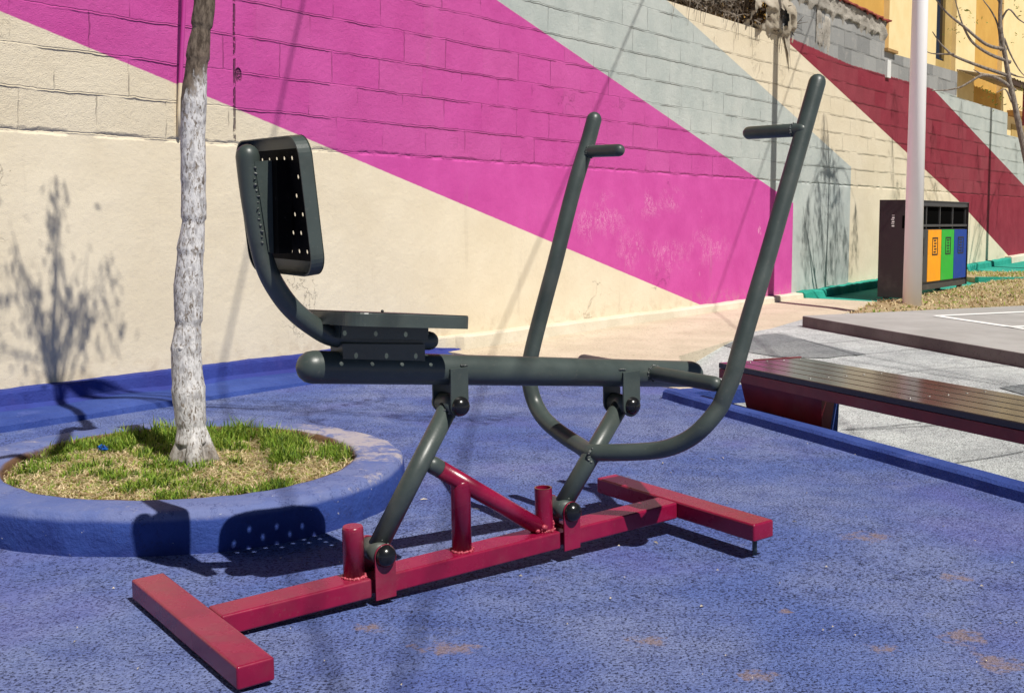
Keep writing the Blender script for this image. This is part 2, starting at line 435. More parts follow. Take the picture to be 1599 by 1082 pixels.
# speckled white rubber tiles, lying a step lower than the blue floor beside the bench
LOW = .15
KO_, KE_ = G(1035, 622), G(1599, 785); KN_ = Vector((-(KE_-KO_).y, (KE_-KO_).x, 0)).normalized(); KN_ = KN_ if KN_.x > 0 else -KN_
def wz(x, y):
    n = (x-KO_.x)*KN_.x+(y-KO_.y)*KN_.y; t = min(1, max(0, (n-.5)/1.7)); return gz(y)+.010-LOW*(1-t*t*(3-2*t))
def GS(px, py, f, k=40):
    D = ray(px, py); t = (0-H)/D.z; P = CAMP+D*t
    for _ in range(k): t = .5*t+.5*(f(P.x, P.y)-H)/D.z; P = CAMP+D*t
    return P
wp = [G(1085, 612), G(1035+22, 556), G(1060, 557), G(1255, 500), G(1252, 512), G(1599, 577)+(G(1599, 577)-G(1252, 512))*3, G(1599, 785)+(G(1599, 785)-G(1035, 622))*2.2]
pa, pb = G(1060, 557), G(1255, 500)
wst = pa+(pa-pb)*.28
wpp = [edgeB, wst, pb, G(1262, 508), G(1262, 508)+(G(1599, 577)-G(1252, 512))*4, bl[2]+Vector((3.5, 1.5, 0)), bl[2]]
far_c = GS(1262, 508, wz)
wq = MB(); nxg = 60
c00, c10 = Vector((-.3, 8.3)), Vector((2.4, 12.0)); sx0, sy0 = edgeB.x-.25, edgeB.y
gx, gy = np.linspace(.5, 9.5, 50), np.linspace(2.2, 11.4, 70)
def inside_w(x, y):
    P = Vector((x, y, 0)); a, b = Vector((ko0.x, ko0.y, 0)), Vector((ki0.x, ki0.y, 0)); d_ = (b-a); n_ = Vector((-d_.y, d_.x, 0)).normalized()
    if n_.x < 0: n_ = -n_
    return (P-a).dot(n_) > .02
ko0, ki0 = G(1035, 622), G(1599, 785)
ux0 = (ki0-ko0).normalized(); un0 = Vector((-ux0.y, ux0.x, 0)); un0 = un0 if un0.x > 0 else -un0
ss_, nn_ = np.linspace(-5.2, 6, 60), np.linspace(.03, 9, 50)
for a in ss_:
    for b in nn_:
        p = ko0+ux0*a+un0*b; wq.v.append((p.x, p.y, wz(p.x, p.y)))
for i in range(59):
    for j in range(49): wq.f.append((i*50+j, (i+1)*50+j, (i+1)*50+j+1, i*50+j+1)); wq.mi.append(0); wq.sm.append(True)
tag(wq.build('white_rubber_tiles', M_white), kind='structure')
def drape(name, pix, mat, up):
    P = [GS(a, b, wz) for a, b in pix]; c_ = sum(P, Vector())/len(P); v_ = [(c_.x, c_.y, wz(c_.x, c_.y)+up)]; R_ = 8; n_ = len(P)
    ed = []
    for i in range(n_):
        for k_ in range(6): ed.append(P[i]+(P[(i+1) % n_]-P[i])*k_/6)
    m_ = len(ed); q = MB(); q.v = list(v_)
    for r_ in range(1, R_+1):
        for e in ed: p = c_+(e-c_)*r_/R_; q.v.append((p.x, p.y, wz(p.x, p.y)+up))
    q.f = [(0, 1+i, 1+(i+1) % m_) for i in range(m_)]
    for r_ in range(R_-1): q.f += [(1+r_*m_+i, 1+(r_+1)*m_+i, 1+(r_+1)*m_+(i+1) % m_, 1+r_*m_+(i+1) % m_) for i in range(m_)]
    q.mi = [0]*len(q.f); q.sm = [True]*len(q.f); o = q.build(name, mat); tag(o, kind='structure')
drape('grey_tile_patch', [(1190, 523), (1212, 521), (1352, 554), (1290, 560), (1215, 558), (1160, 549), (1130, 540)], M_dkpatch, .004)
drape('grey_tile_patch', [(1560, 606), (1599, 601), (1700, 625), (1680, 640)], M_dkpatch, .004)
M_seam = Mat('tile_seam', .9).color((.10, .11, .12)).m
sm = MB()
def seam(a, b):
    a, b = GS(*a, wz), GS(*b, wz); d_ = (b-a).normalized()*.004; n_ = Vector((-d_.y, d_.x, 0)); k_ = 12
    base = len(sm.v)
    for i in range(k_+1):
        p = a+(b-a)*i/k_
        for q in (p+n_, p-n_): sm.v.append((q.x, q.y, wz(q.x, q.y)+.006))
    for i in range(k_): sm.f.append((base+2*i, base+2*i+1, base+2*i+3, base+2*i+2)); sm.mi.append(0); sm.sm.append(False)
for a, b in [((1322, 672), (1599, 655)), ((1313, 672), (1440, 661)), ((1310, 561), (1599, 607)), ((1272, 538), (1445, 524)), ((1330, 556), (1480, 541)), ((1400, 584), (1599, 570)), ((1490, 724), (1599, 706)), ((1215, 520), (1340, 556)), ((1350, 556), (1599, 604))]: seam(a, b)
tag(sm.build('tile_seams', M_seam), kind='structure')

# court slab -------------------------------------------------------
ca, cb = G(1252, 512), G(1599, 577)
CT = .105
bk1, bk2 = G(1287, 491.2, CT), G(1599, 477, CT)
cd = (cb-ca)
court = [ca, ca+cd*3.4, ca+cd*3.4+Vector((9, 6, 0)), bk2+(bk2-bk1)*2.5, bk1]
cm = MB(); n_ = len(court)
v = [(p.x, p.y, -.2) for p in court]+[(p.x, p.y, gz(p.y)+CT) for p in court]
cm.add(v, [tuple(range(n_, 2*n_))], 0); cm.add(v, [(i, (i+1) % n_, n_+(i+1) % n_, n_+i) for i in range(n_)], 1)
tag(cm.build('court_slab', [M_court, M_courtside], bevel=.012), kind='structure')
lm = MB()
def stripe(a, b, wid=.085):
    a, b = G(*a, CT), G(*b, CT); d_ = (b-a).normalized(); n_ = Vector((-d_.y, d_.x, 0)).normalized()*wid/2
    lm.add([(p.x, p.y, gz(p.y)+CT+.004) for p in (a-n_, b-n_, b+n_, a+n_)], [(0, 1, 2, 3)])
stripe((1462, 493.8), (1720, 482)); stripe((1462, 493.8), (1760, 537.5)); 
lm2 = lm; lm = MB(); stripe((1576, 511.8), (1760, 503)); 
for vv in lm.v: pass
lm.v = [(x, y, z+.003) for x, y, z in lm.v]
tag(lm2.build('court_line', M_line), kind='structure'); tag(lm.build('court_line', M_line), kind='structure')

# rising bank and teal path beyond ---------------------------------
def bankz(u, n):            # height of the ground beyond the court, u along the wall, n away from it
    return .075+max(0, u-5.0)*.0195
bk = MB(); us = np.linspace(2.9, 24, 180); nsx = np.linspace(-.02, 4.2, 56)
def soil_n(u): return 1.20-.14*max(0, min(1.6, u-3.1))
EA_ = Vector(((bk2-bk1).x, (bk2-bk1).y, 0)).normalized(); NA_ = Vector((-EA_.y, EA_.x, 0))
def bank_top(u, n):
    p = wall_pt(u, 0, n); low = tanz(p.x, p.y)-.03; tz = bankz(u, n)
    nb = soil_n(u)
    t = min(1, max(0, (n-nb+.04)/.32)); t = t*t*(3-2*t)
    hi = gz(p.y)+CT+.038+max(0, u-5)*.010+.016*mnoise.noise(Vector((u*2, n*3, 0)))+.012*mnoise.noise(Vector((u*7, n*7, 0)))
    hi -= .05*min(1, max(0, (u-4.3)/.5))*min(1, max(0, (2.3-n)/.6))
    er_ = Vector((p.x-bk1.x, p.y-bk1.y, 0)).dot(NA_); e_ = min(1, max(0, er_/.30)); hi = gz(p.y)+CT-.012+(hi-gz(p.y)-CT+.012)*e_*e_*(3-2*e_)
    a = tz if u > 4.9 else low+(tz-low)*max(0, (u-4.3)/.6)
    return a+(hi-a)*t
for i, u in enumerate(us):
    for n in nsx:
        p = wall_pt(u, 0, n); bk.v.append((p.x, p.y, min(bank_top(u, n), 10)))
k = len(nsx)
for i in range(len(us)-1):
    for j in range(k-1):
        bk.f.append((i*k+j, (i+1)*k+j, (i+1)*k+j+1, i*k+j+1))
        n_mid = (nsx[j]+nsx[j+1])/2; bk.mi.append(0 if n_mid < soil_n((us[i]+us[i+1])/2) else 1); bk.sm.append(True)
M_bank = concrete('dry_bank_soil', (.30, .22, .12), (.42, .33, .20), (.16, .12, .06), 26, 1.0, (.16, .16, .05), .6, .5)
# trimmed so that it only starts behind the court and past the pink field
UB = Wp(1241, 450)[0]
bkk = MB()
for f, mi in zip(bk.f, bk.mi):
    c_ = sum((Vector(bk.v[i]) for i in f), Vector())/4; u = (c_-w0).dot(wd); n = (c_-w0).dot(wn)
    if mi == 0 and u < UB+.02+.25*n: continue
    ra_ = c_-bk1; ea_ = (bk2-bk1); ea_ = Vector((ea_.x, ea_.y, 0)).normalized(); na_ = Vector((-ea_.y, ea_.x, 0))
    if ra_.dot(na_) < -.14 or c_.x < bk1.x-.08: continue
    bkk.add([bk.v[i] for i in f], [(0, 1, 2, 3)], mi, True)
tag(bkk.build('path_and_bank', [M_teal, M_bank]), kind='structure')

# plinth along the foot of the wall --------------------------------
def strip_solid(name, secs, mats, mis=None, jit=.004, parent=None, bevel=0):
    """secs: list of (u, [(n, z) ...]) cross sections, lofted"""
    b = MB(); k = len(secs[0][1])
    for u, pr in secs:
        for n, z in pr:
            p = wall_pt(u, z, n)
            q = Vector((p.x, p.y, z)); d_ = mnoise.noise(q*5)*jit*1.5+mnoise.noise(q*23)*jit
            b.v.append((q.x+wn.x*d_, q.y+wn.y*d_, q.z+d_*.7))
    for i in range(len(secs)-1):
        for j in range(k-1):
            b.f.append((i*k+j, (i+1)*k+j, (i+1)*k+j+1, i*k+j+1)); b.mi.append(mis[j] if mis else 0); b.sm.append(False)
    b.f.append(tuple(range(k))); b.mi.append(0); b.sm.append(False)
    b.f.append(tuple(range((len(secs)-1)*k, len(secs)*k))); b.mi.append(0); b.sm.append(False)
    return b.build(name, mats, parent, bevel=bevel)
def lin(a, b, n): return [a+(b-a)*i/(n-1) for i in range(n)]
# left: blue kerb with a lower ledge in front
secs = []
UE = Wp(700, 548)[0]+.05
for u in lin(-9, UE, 220):
    zt = .150+.006*mnoise.noise(Vector((u*2, 0, 0))); ke_ = min(1, max(0, (UE-u)/.9)); zt = .062+(zt-.062)*ke_
    zl = (.062+.008*mnoise.noise(Vector((u*3, 5, 0))))*(.7+.3*ke_)
    ww = .27 if u < UE-.5 else .27*max(.25, (UE-u)/.5)
    p = wall_pt(u, 0, .3); zg = gz(p.y)-.01
    secs.append((u, [(-.02, -.05), (-.02, zt+.004), (.045, zt), (.052, zt-.016), (.060, zl+.018), (.09, zl), (.06+ww*.75, zl-.006), (.06+ww, zl-.02), (.075+ww, zg-.02)]))
o = strip_solid('blue_kerb', secs, [M_bluecon, M_indigo, M_tan], [0, 1, 1, 1, 1, 0, 0, 0], .005)
tag(o, 'low blue painted concrete kerb with a rough ledge along the foot of the cream wall', 'kerb')
secs = []
for u in lin(UE-.9, Wp(1243, 457)[0], 190):
    zt = .150+(.012*max(0, u-2.5)/2.5)+.004*mnoise.noise(Vector((u*2, 0, 0)))
    secs.append((u, [(-.02, -.02), (-.02, zt+.003), (.036 if u < UE else .075, zt), (.040 if u < UE else .085, zt-.012), (.044 if u < UE else .10, .0)]))
tag(strip_solid('cream_kerb', secs, M_cream, None, .004), 'cream concrete kerb along the foot of the pink and cream wall', 'kerb')
secs = []
UT = Wp(1569, 403)[0]
for u in lin(Wp(1243, 457)[0]+.004, UT, 160):
    zt = bankz(u, 0)+.095+.008*mnoise.noise(Vector((u*4, 0, 0)))
    secs.append((u, [(-.02, -.02), (-.02, zt), (.09, zt-.006), (.105, zt-.02), (.13+.02*mnoise.noise(Vector((u*9, 3, 0))), .02)]))
tag(strip_solid('teal_kerb', secs, M_teal, None, .012), 'teal painted rough kerb at the foot of the wall behind the recycling bins', 'kerb')
secs = []
for u in lin(UT+.004, 21, 50):
    zt = bankz(u, 0)+.115
    secs.append((u, [(-.02, -.02), (-.02, zt), (.09, zt-.006), (.105, zt-.02), (.13, .02)]))
tag(strip_solid('pale_kerb', secs, M_cream, None, .008), 'pale unpainted kerb under the crimson wall at the right edge', 'kerb')

# ---------------------------------------------------------------- the wall
u1, u2, u3, u4 = Wp(1222, 54)[0], Wp(1381, 100)[0], Wp(1494, 150)[0], Wp(1573, 190)[0]
prof = [(-12, Wp(1120, 15)[1]), (u1, Wp(1200, 50)[1]-.01), (u1, Wp(1300, 12)[1]-.0), (u2, Wp(1381, 48)[1]), (u2, Wp(1385, 82)[1]), (u3, Wp(1493, 112)[1]), (u3, Wp(1494, 152)[1]), (u4, Wp(1572, 176)[1]), (u4, Wp(1573, 211)[1]), (26, Wp(1573, 211)[1]-.05)]
wm = MB(); pr = [(-12, -.1)]+prof+[(26, -.1)]; n_ = len(pr)
wm.v = [(u, 0, z) for u, z in pr]+[(u, .15, z) for u, z in pr]
wm.f = [tuple(range(n_)), tuple(range(2*n_-1, n_-1, -1))]+[(i, (i+1) % n_, n_+(i+1) % n_, n_+i) for i in range(n_)]
wm.mi = [0]*len(wm.f); wm.sm = [False]*len(wm.f)
wall = wm.build('painted_wall', M_wall); wall.matrix_world = wallM
tag(wall, 'long concrete block wall painted with cream, pink, grey and crimson diagonal stripes', 'wall')
# crusty mortar with a red coping on the bare blocks
cp = MB(); n2 = 90
def rough_strip(b, ua, ub, za, zb, th, y0, y1, seed, mi=0, lo=.0):
    k = 9; nn = n2
    base = len(b.v)
    for i in range(nn+1):
        t = i/nn; u = ua+(ub-ua)*t; zt = za+(zb-za)*t
        j0 = mnoise.noise(Vector((u*9, seed, 0)))*.045+mnoise.noise(Vector((u*31, seed, 0)))*.03
        for j in range(k):
            s = j/(k-1); zz = zt-th*s*(1+(j0*9 if j == k-1 else 0))-(j0 if j == k-1 else 0)
            yy = y0-.02-.025*mnoise.noise(Vector((u*7, zz*14, seed)))-.015*mnoise.noise(Vector((u*29, zz*33, seed)))
            b.v.append((u, yy if j < k-1 else y0+.004, zz))
        b.v.append((u, y1, zt))
    K = k+1
    for i in range(nn):
        for j in range(k-1):
            b.f.append((base+i*K+j, base+i*K+j+1, base+(i+1)*K+j+1, base+(i+1)*K+j)); b.mi.append(mi); b.sm.append(True)
        b.f.append((base+i*K+k, base+i*K, base+(i+1)*K, base+(i+1)*K+k)); b.mi.append(mi); b.sm.append(False)
za, zb = Wp(1240, -18)[1], Wp(1381, 30)[1]
rough_strip(cp, u1-.1, u2, prof[2][1]+.14, prof[3][1]+.10, .20, 0, .15, 3.3)
cap_o = cp.build('mortar_coping', M_mortar, wall)
rc = MB(); rough_strip(rc, u1-.1, u2+.02, prof[2][1]+.165, prof[3][1]+.125, .022, -.035, .16, 8.1)
rc.build('red_coping_edge', Mat('red_clay_edge', .8).color((.30, .06, .045)).m, wall)
rs = MB(); rough_strip(rs, u1+.85, u1+1.25, prof[3][1]-.06, prof[3][1]-.10, .40, .012, .1, 6.1)
rs.build('mortar_smear', M_mortar, wall)
# pale block at the step and plank on top of the step
st = MB(); st.box((u2+.03, -.03, prof[4][1]-.32), (u2+.16, .02, prof[4][1]-.10)); st.build('pale_block', concrete('pale_block', (.6, .6, .58), (.7, .7, .68), (.4, .4, .4)), wall)
st = MB(); st.box((u2-.02, -.05, prof[4][1]+.004), (u2+.35, .12, prof[4][1]+.04)); st.build('plank', concrete('plank_wood', (.30, .17, .06), (.4, .24, .1), (.1, .05, .02)), wall)

# conduit running up the wall at the left, painted with the wall
cu = Wp(277, 100)
cnd = MB(); pth = [(cu[0]+.005*math.sin(z_*3), -.012-max(0, z_-1.4)*.075, z_) for z_ in lin(Wp(282, 214)[1], 2.9, 12)]
cnd.tube(pth, .011, 10, 'flat')
def conduit_mat():
    M = Mat('conduit_wall_paint', .6); x, y, z = M.xyz()
    k = (z-Wp(277, 131)[1]).gt(0); M.color(M.mix(k, (.74, .62, .42), (.50, .045, .28))); return M.m
o = cnd.build('conduit', conduit_mat()); o.matrix_world = wallM; tag(o, 'thin painted conduit rising up the wall just left of the tree trunk', 'pipe')

# ================================================================ PLANTER
pc = Vector((-1.14, 3.905, 0)); RO, RI, PH = .752, .578, .128
def shape(a, r): return r*(1+.012*math.sin(2*a+1)+.006*math.sin(5*a)+.004*mnoise.noise(Vector((math.cos(a)*4, math.sin(a)*4, r*3))))
pm = MB(); NA = 220
prof_p = [('o', 0, -.03), ('o', .004, .05), ('o', .0, .095), ('o', -.010, PH-.006), ('o', -.024, PH), ('i', .03, PH+.002), ('i', .008, PH-.002), ('i', .0, PH-.015), ('i', -.006, PH-.14)]
for i in range(NA):
    a = 2*math.pi*i/NA
    for j, (w_, off, z) in enumerate(prof_p):
        r = shape(a, RO if w_ == 'o' else RI)+off
        r += mnoise.noise(Vector((math.cos(a)*9, math.sin(a)*9, z*14)))*.008+mnoise.noise(Vector((math.cos(a)*30, math.sin(a)*30, z*40)))*.0022
        if w_ == 'i' and -.2 < a < 1.2: r += .010*mnoise.noise(Vector((a*14, z*9, 2)))
        pm.v.append((r*math.cos(a), r*math.sin(a), z+.002*mnoise.noise(Vector((r*14*math.cos(a), r*14*math.sin(a), 0)))))
K = len(prof_p)
for i in range(NA):
    for j in range(K-1):
        i2 = (i+1) % NA
        pm.f.append((i*K+j, i2*K+j, i2*K+j+1, i*K+j+1)); pm.mi.append(0); pm.sm.append(True)
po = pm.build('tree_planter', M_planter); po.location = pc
tag(po, 'round low concrete planter painted blue, worn rim, around the whitewashed tree', 'planter')
so = MB(); SZ = .088
for i in range(40):
    a = 2*math.pi*i/40; so.v.append((pc.x+.59*math.cos(a), pc.y+.59*math.sin(a), SZ))
so.f = [tuple(range(40))]; so.mi = [0]; so.sm = [False]
tag(so.build('soil', M_soil), kind='structure')
# grass blades
def blades(name, spots, mats, label, wid=.0035):
    V, Fc, MI = [], [], []
    for (x, y, z, h, lean, az, mi, w_) in spots:
        dx, dy = math.cos(az), math.sin(az); sx, sy = -dy*w_, dx*w_
        b = len(V)
        p1 = (x+dx*lean*.35*h, y+dy*lean*.35*h, z+h*.55*(1-.15*lean)); p2 = (x+dx*lean*h, y+dy*lean*h, z+h*(1-.45*lean))
        V += [(x-sx, y-sy, z), (x+sx, y+sy, z), (p1[0]+sx*.8, p1[1]+sy*.8, p1[2]), (p1[0]-sx*.8, p1[1]-sy*.8, p1[2]), p2]
        Fc += [(b, b+1, b+2, b+3), (b+3, b+2, b+4)]; MI += [mi, mi]
    me = bpy.data.meshes.new(name); me.from_pydata(V, [], Fc)
    for m_ in mats: me.materials.append(m_)
    me.polygons.foreach_set('material_index', MI); me.update()
    o = bpy.data.objects.new(name, me); C.objects.link(o); tag(o, label, 'grass', kind='stuff'); return o
def leafm(name, col, tr=.35):
    M = Mat(name, .6, spec=.3); n = M.noise(30, 2)
    M.color(M.mix(n.step(.3, .7), mul(col, .7), mul(col, 1.25)))
    M.b.inputs['Transmission Weight'].default_value = 0
    t = M.t.nodes.new('ShaderNodeBsdfTranslucent'); t.inputs[0].default_value = (*mul(col, 1.3), 1)
    mx = M.t.nodes.new('ShaderNodeMixShader'); mx.inputs[0].default_value = tr
    out = [n for n in M.t.nodes if n.type == 'OUTPUT_MATERIAL'][0]
    M.t.links.new(M.b.outputs[0], mx.inputs[1]); M.t.links.new(t.outputs[0], mx.inputs[2]); M.t.links.new(mx.outputs[0], out.inputs[0])
    return M.m
GM = [leafm('grass_green', (.18, .30, .03)), leafm('grass_light', (.34, .42, .075)), leafm('grass_dark', (.05, .10, .012)), leafm('grass_straw', (.66, .55, .34)), leafm('grass_straw_dark', (.34, .24, .11))]
sp = []
tb = G(303, 724, .088); tb = Vector((tb.x, tb.y+.0, SZ))
for i in range(24000):
    a = random.random()*2*math.pi; r = .578*math.sqrt(random.random()); x = r*math.cos(a); y = r*math.sin(a)
    P = Vector((x*3.2, y*3.2, 1.7)); k = mnoise.noise(P)+.8*mnoise.noise(P*2.7)+.35*mnoise.noise(P*6)
    # straw band to the right of the trunk and along the front edge, green at the back
    X, Y = pc.x+x, pc.y+y
    back = (y-.05)/.5
    g_ = k*1.0+.22+.30*max(-.7, back)-(.55 if (x > .08 and -.25 < y < .22) else 0)-(.25 if y < -.42 else 0)+(.25 if x < -.3 else 0)
    if (X-tb.x)**2+(Y-tb.y)**2 < .075**2: continue
    edge = r > .53
    if edge and random.random() < .4: continue
    if g_ > .05 and random.random() < min(1, .55+g_):
        h = random.uniform(.018, .045)*(1+1.0*max(0, min(1, back)))*(1.0+.4*max(0, k)); mi = random.choices([0, 1, 2], [5, 3, 2])[0]; ln = random.uniform(.2, 1.0)
    else:
        h = random.uniform(.014, .042); mi = random.choices([3, 4, 1, 0], [7, 2, 1.6, .8])[0]; ln = random.uniform(.8, 2.0)
    sp.append((X, Y, SZ+.012*max(0, 1+k)*.8, h, ln, random.random()*6.283, mi, random.uniform(.0014, .0030)))
blades('planter_grass', sp, GM, 'green and straw coloured grass growing inside the round blue planter')
# small blue scrap lying in the grass
sc_ = MB(); p0 = G(160, 712, .09); p0 = Vector((p0.x, p0.y, .13))
for k_ in range(9):
    a = k_*2.4; v_ = []
    for q in range(5):
        v_.append((p0.x+math.cos(a+q*.5)*.017*(q % 2+.5)*random.uniform(.6, 1.2), p0.y+math.sin(a+q*.5)*.014*random.uniform(.4, 1.2), p0.z+random.uniform(-.015, .014)))
    sc_.add(v_, [(0, 1, 2), (0, 2, 3), (0, 3, 4)])
tag(sc_.build('plastic_scrap', Mat('blue_plastic', .35).color((.01, .10, .42)).m), 'small crumpled bright blue plastic scrap lying in the planter grass', 'scrap')

# ---------------------------------------------------------------- the planter tree
def bark(name, wash_shade_z, wash_px=None):
    M = Mat(name, .85, spec=.2); x, y, z = M.xyz()
    n = M.noise(20, 6, .7, stretch=(1, 1, .42)); f = M.noise(60, 5, .7, stretch=(1, 1, .38)); b = M.noise(3, 3, .6)
    brown = M.mix(f.step(.35, .65), (.13, .105, .085), (.30, .26, .22))
    white = M.mix(M.noise(60, 3, .6, stretch=(1, 1, .5)).step(.3, .6), (.36, .35, .355), (.68, .67, .665))
    if wash_shade_z is not None:
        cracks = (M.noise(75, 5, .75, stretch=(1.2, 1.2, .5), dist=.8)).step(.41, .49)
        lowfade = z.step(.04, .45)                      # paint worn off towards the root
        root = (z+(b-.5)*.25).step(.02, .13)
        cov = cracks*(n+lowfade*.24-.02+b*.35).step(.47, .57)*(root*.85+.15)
        topk = (z-x*1.6-(wash_shade_z)+(b-.5)*.2+(f-.5)*.25).step(.035, -.03)
        brown = M.mix((z-x*1.6-wash_shade_z).step(-.05, .05), brown, M.mix(f.step(.35, .65), (.055, .040, .030), (.19, .15, .115)))  # bare bark above the whitewash, darkened: the limb's shade is painted in
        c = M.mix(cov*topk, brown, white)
        c = M.mix(M.noise(6, 4, .7).step(.60, .70)*.6, c, (.20, .15, .12))
    else: c = brown
    M.color(c); M.bump(n*1.2+f*.6, .5, .010); return M.m
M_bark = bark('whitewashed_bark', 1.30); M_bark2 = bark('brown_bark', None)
TY = tb.y
tr = empty('planter_tree', (tb.x, tb.y, SZ))
def rel(o, base):
    for v_ in o.data.vertices: v_.co -= base
    return o
tp_ = [(301, 735, 66), (300, 716, 60), (299, 690, 53), (298, 660, 50), (294, 600, 52), (291, 545, 50), (294, 500, 46), (295, 440, 47), (298, 390, 45), (302, 340, 41), (302, 280, 40), (301, 210, 40), (303, 150, 41), (309, 90, 38), (315, 40, 34), (320, 0, 34), (325, -60, 34), (328, -130, 32)]
pts = smooth_path([at(a, b, TY) for a, b, _ in tp_], 10)
ws = [c_ for _, _, c_ in tp_]; rr = []
for i in range(len(ws)-1): rr += [ws[i]+(ws[i+1]-ws[i])*j/4 for j in range(10)]
rr.append(ws[-1]); rr = [w_*.94/2/F*TY for w_ in rr]
tm = MB(); tm.tube(pts, rr, 48, 'flat', jit=.045)
for i_, v_ in enumerate(tm.v):
    q_ = Vector(v_); c_ = Vector((q_.x, q_.y, q_.z*.3)); k_ = mnoise.noise(c_*55)*.0018+mnoise.noise(c_*120)*.0009; tm.v[i_] = tuple(q_+Vector((k_, -abs(k_)*.6, 0)))
for (kx, ky, r_) in [(284, 545, .010)]:       # knots
    q = at(kx, ky, TY-.035); tm.tube([q+Vector((0, .03, 0)), q+Vector((0, -.012, .004))], [r_*1.3, r_], 12, 'dome', jit=.3)
# root flare
for i in range(4):
    a = i*1.57+.3; q = Vector((tb.x, tb.y, SZ-.02)); tm.tube([q+Vector((math.cos(a)*.085, math.sin(a)*.085, -.01)), q+Vector((math.cos(a)*.05, math.sin(a)*.05, .06)), q+Vector((math.cos(a)*.02, math.sin(a)*.02, .16))], [.025, .03, .02], 10, 'dome', jit=.25)
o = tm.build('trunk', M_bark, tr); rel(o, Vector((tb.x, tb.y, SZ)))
# limbs and crown
base = Vector((tb.x, tb.y, SZ)); top = pts[-1]
LM = [leafm('leaf_olive', (.12, .15, .03), .3), leafm('leaf_dark', (.05, .075, .015), .25)]
def back_to(P, th): return P-DV*(th/math.cos(R(EL)))
def leaf(b, p, ln, w_, az, droop, mi=0):
    d_ = Vector((math.cos(az)*(1-droop), math.sin(az)*(1-droop), -droop)).normalized()*ln
    s = d_.cross(Vector((math.sin(az*3), math.cos(az*2), .4))).normalized()*w_
    b.add([p, p+d_*.5+s, p+d_, p+d_*.5-s], [(0, 1, 2, 3)], mi)
def twig_run(lm_, tw, a, b, nleaf, spread, r0=.006, mi=0, droop=.75, ln=.05, wf=.14):
    """a twig from a to b with leaves hanging along it"""
    mid = (a+b)/2+Vector((random.uniform(-.05, .05), random.uniform(-.05, .05), .04)); P = smooth_path([a, mid, b], 5)
    tw.tube(P, [r0*(1-.75*i/(len(P)-1)) for i in range(len(P))], 6, 'flat')
    for _ in range(nleaf):
        p = P[random.randrange(2, len(P))]+Vector((random.gauss(0, spread), random.gauss(0, spread), random.gauss(0, spread)))
        leaf(lm_, p, random.uniform(.5, 1.2)*ln, ln*wf*random.uniform(.7, 1.3), random.random()*6.28, random.uniform(.4, 1)*droop, random.choice([0, 0, 1]))
lm_, tw = MB(), MB()
f1 = top+Vector((.05, -.02, .5)); f2 = top+Vector((-.25, .1, .9))
tw.tube(smooth_path([top, top+Vector((.04, 0, .3)), top+Vector((.05, -.03, .9)), top+Vector((.02, -.03, 1.2)), top+Vector((.03, 0, 1.45))], 5), [.030-.00135*i for i in range(21)], 10, 'flat', jit=.1)
hub = top+Vector((.05, -.05, 1.0))
# shadow-casting sprays whose shade falls on the wall behind and on the floor
wall_t = [(88, 330, .05), (95, 380, .06), (85, 440, .06), (95, 500, .12), (130, 510, .10), (160, 500, .08), (75, 560, .1), (115, 540, .12), (20, 420, .08), (10, 500, .1), (35, 470, .06), (60, 520, .08), (172, 470, .04)]
for (px, py, s_) in wall_t:
    u, z = Wp(px, py); P = wall_pt(u, z); Q = back_to(P, random.uniform(1.5, 1.95))
    lead = Vector((top.x+.03, top.y-.02, min(top.z+1.4, max(top.z+.3, Q.z-.1)))); stt = lead+(Q-lead)*.5+Vector((0, 0, .12))
    tw.tube(smooth_path([lead, stt, Q+Vector((0, 0, .18))], 5), [.007-.0005*i for i in range(11)], 6, 'flat')
    for _ in range(3): twig_run(lm_, tw, Q+Vector((0, 0, .12)), Q+Vector((random.gauss(0, s_*1.0), random.gauss(0, s_*1.0), random.uniform(-.22, -.02))), 11, s_*.4, .0022, ln=.05)
lq = [top-Vector((0, 0, .12)), top+Vector((-.05, -.1, .05)), back_to(G(95, 692, .128), 1.36), back_to(G(25, 708, .128), 1.42), back_to(G(-70, 722, .128), 1.55)]
tw.tube(smooth_path(lq, 6), [.030-.0006*i for i in range(25)], 10, 'flat', jit=.1)
for (px, py, s_) in [(430, 635, .1), (520, 640, .1), (600, 650, .1), (690, 655, .12), (560, 628, .08), (770, 655, .1), (480, 655, .1)]:
    P = G(px, py); Q = back_to(P, random.uniform(2.2, 2.7))
    stt = hub+(Q-hub)*.4+Vector((0, 0, .3)); tw.tube(smooth_path([hub, stt, Q], 6), [.014-.001*i for i in range(13)], 6, 'flat')
    for _ in range(4): twig_run(lm_, tw, Q, Q+Vector((random.gauss(.1, .16), random.gauss(0, .12), random.uniform(-.12, .08))), 12, s_*.5, .004, ln=.06)
for _ in range(10):
    a = random.random()*6.28; e = random.uniform(.3, .8); Q = hub+Vector((math.cos(a)*e*.6, math.sin(a)*e*.6, random.uniform(.1, .4)))
    twig_run(lm_, tw, hub+Vector((0, 0, .1)), Q, 10, .08, .005, ln=.06)
for b_, nm, mt in ((tw, 'limbs', M_bark2), (lm_, 'crown', LM)):
    o = b_.build(nm, mt, tr, weld=True); rel(o, base)
tag(tr, 'slender tree with flaking whitewash on its trunk, inside the blue planter', 'tree')

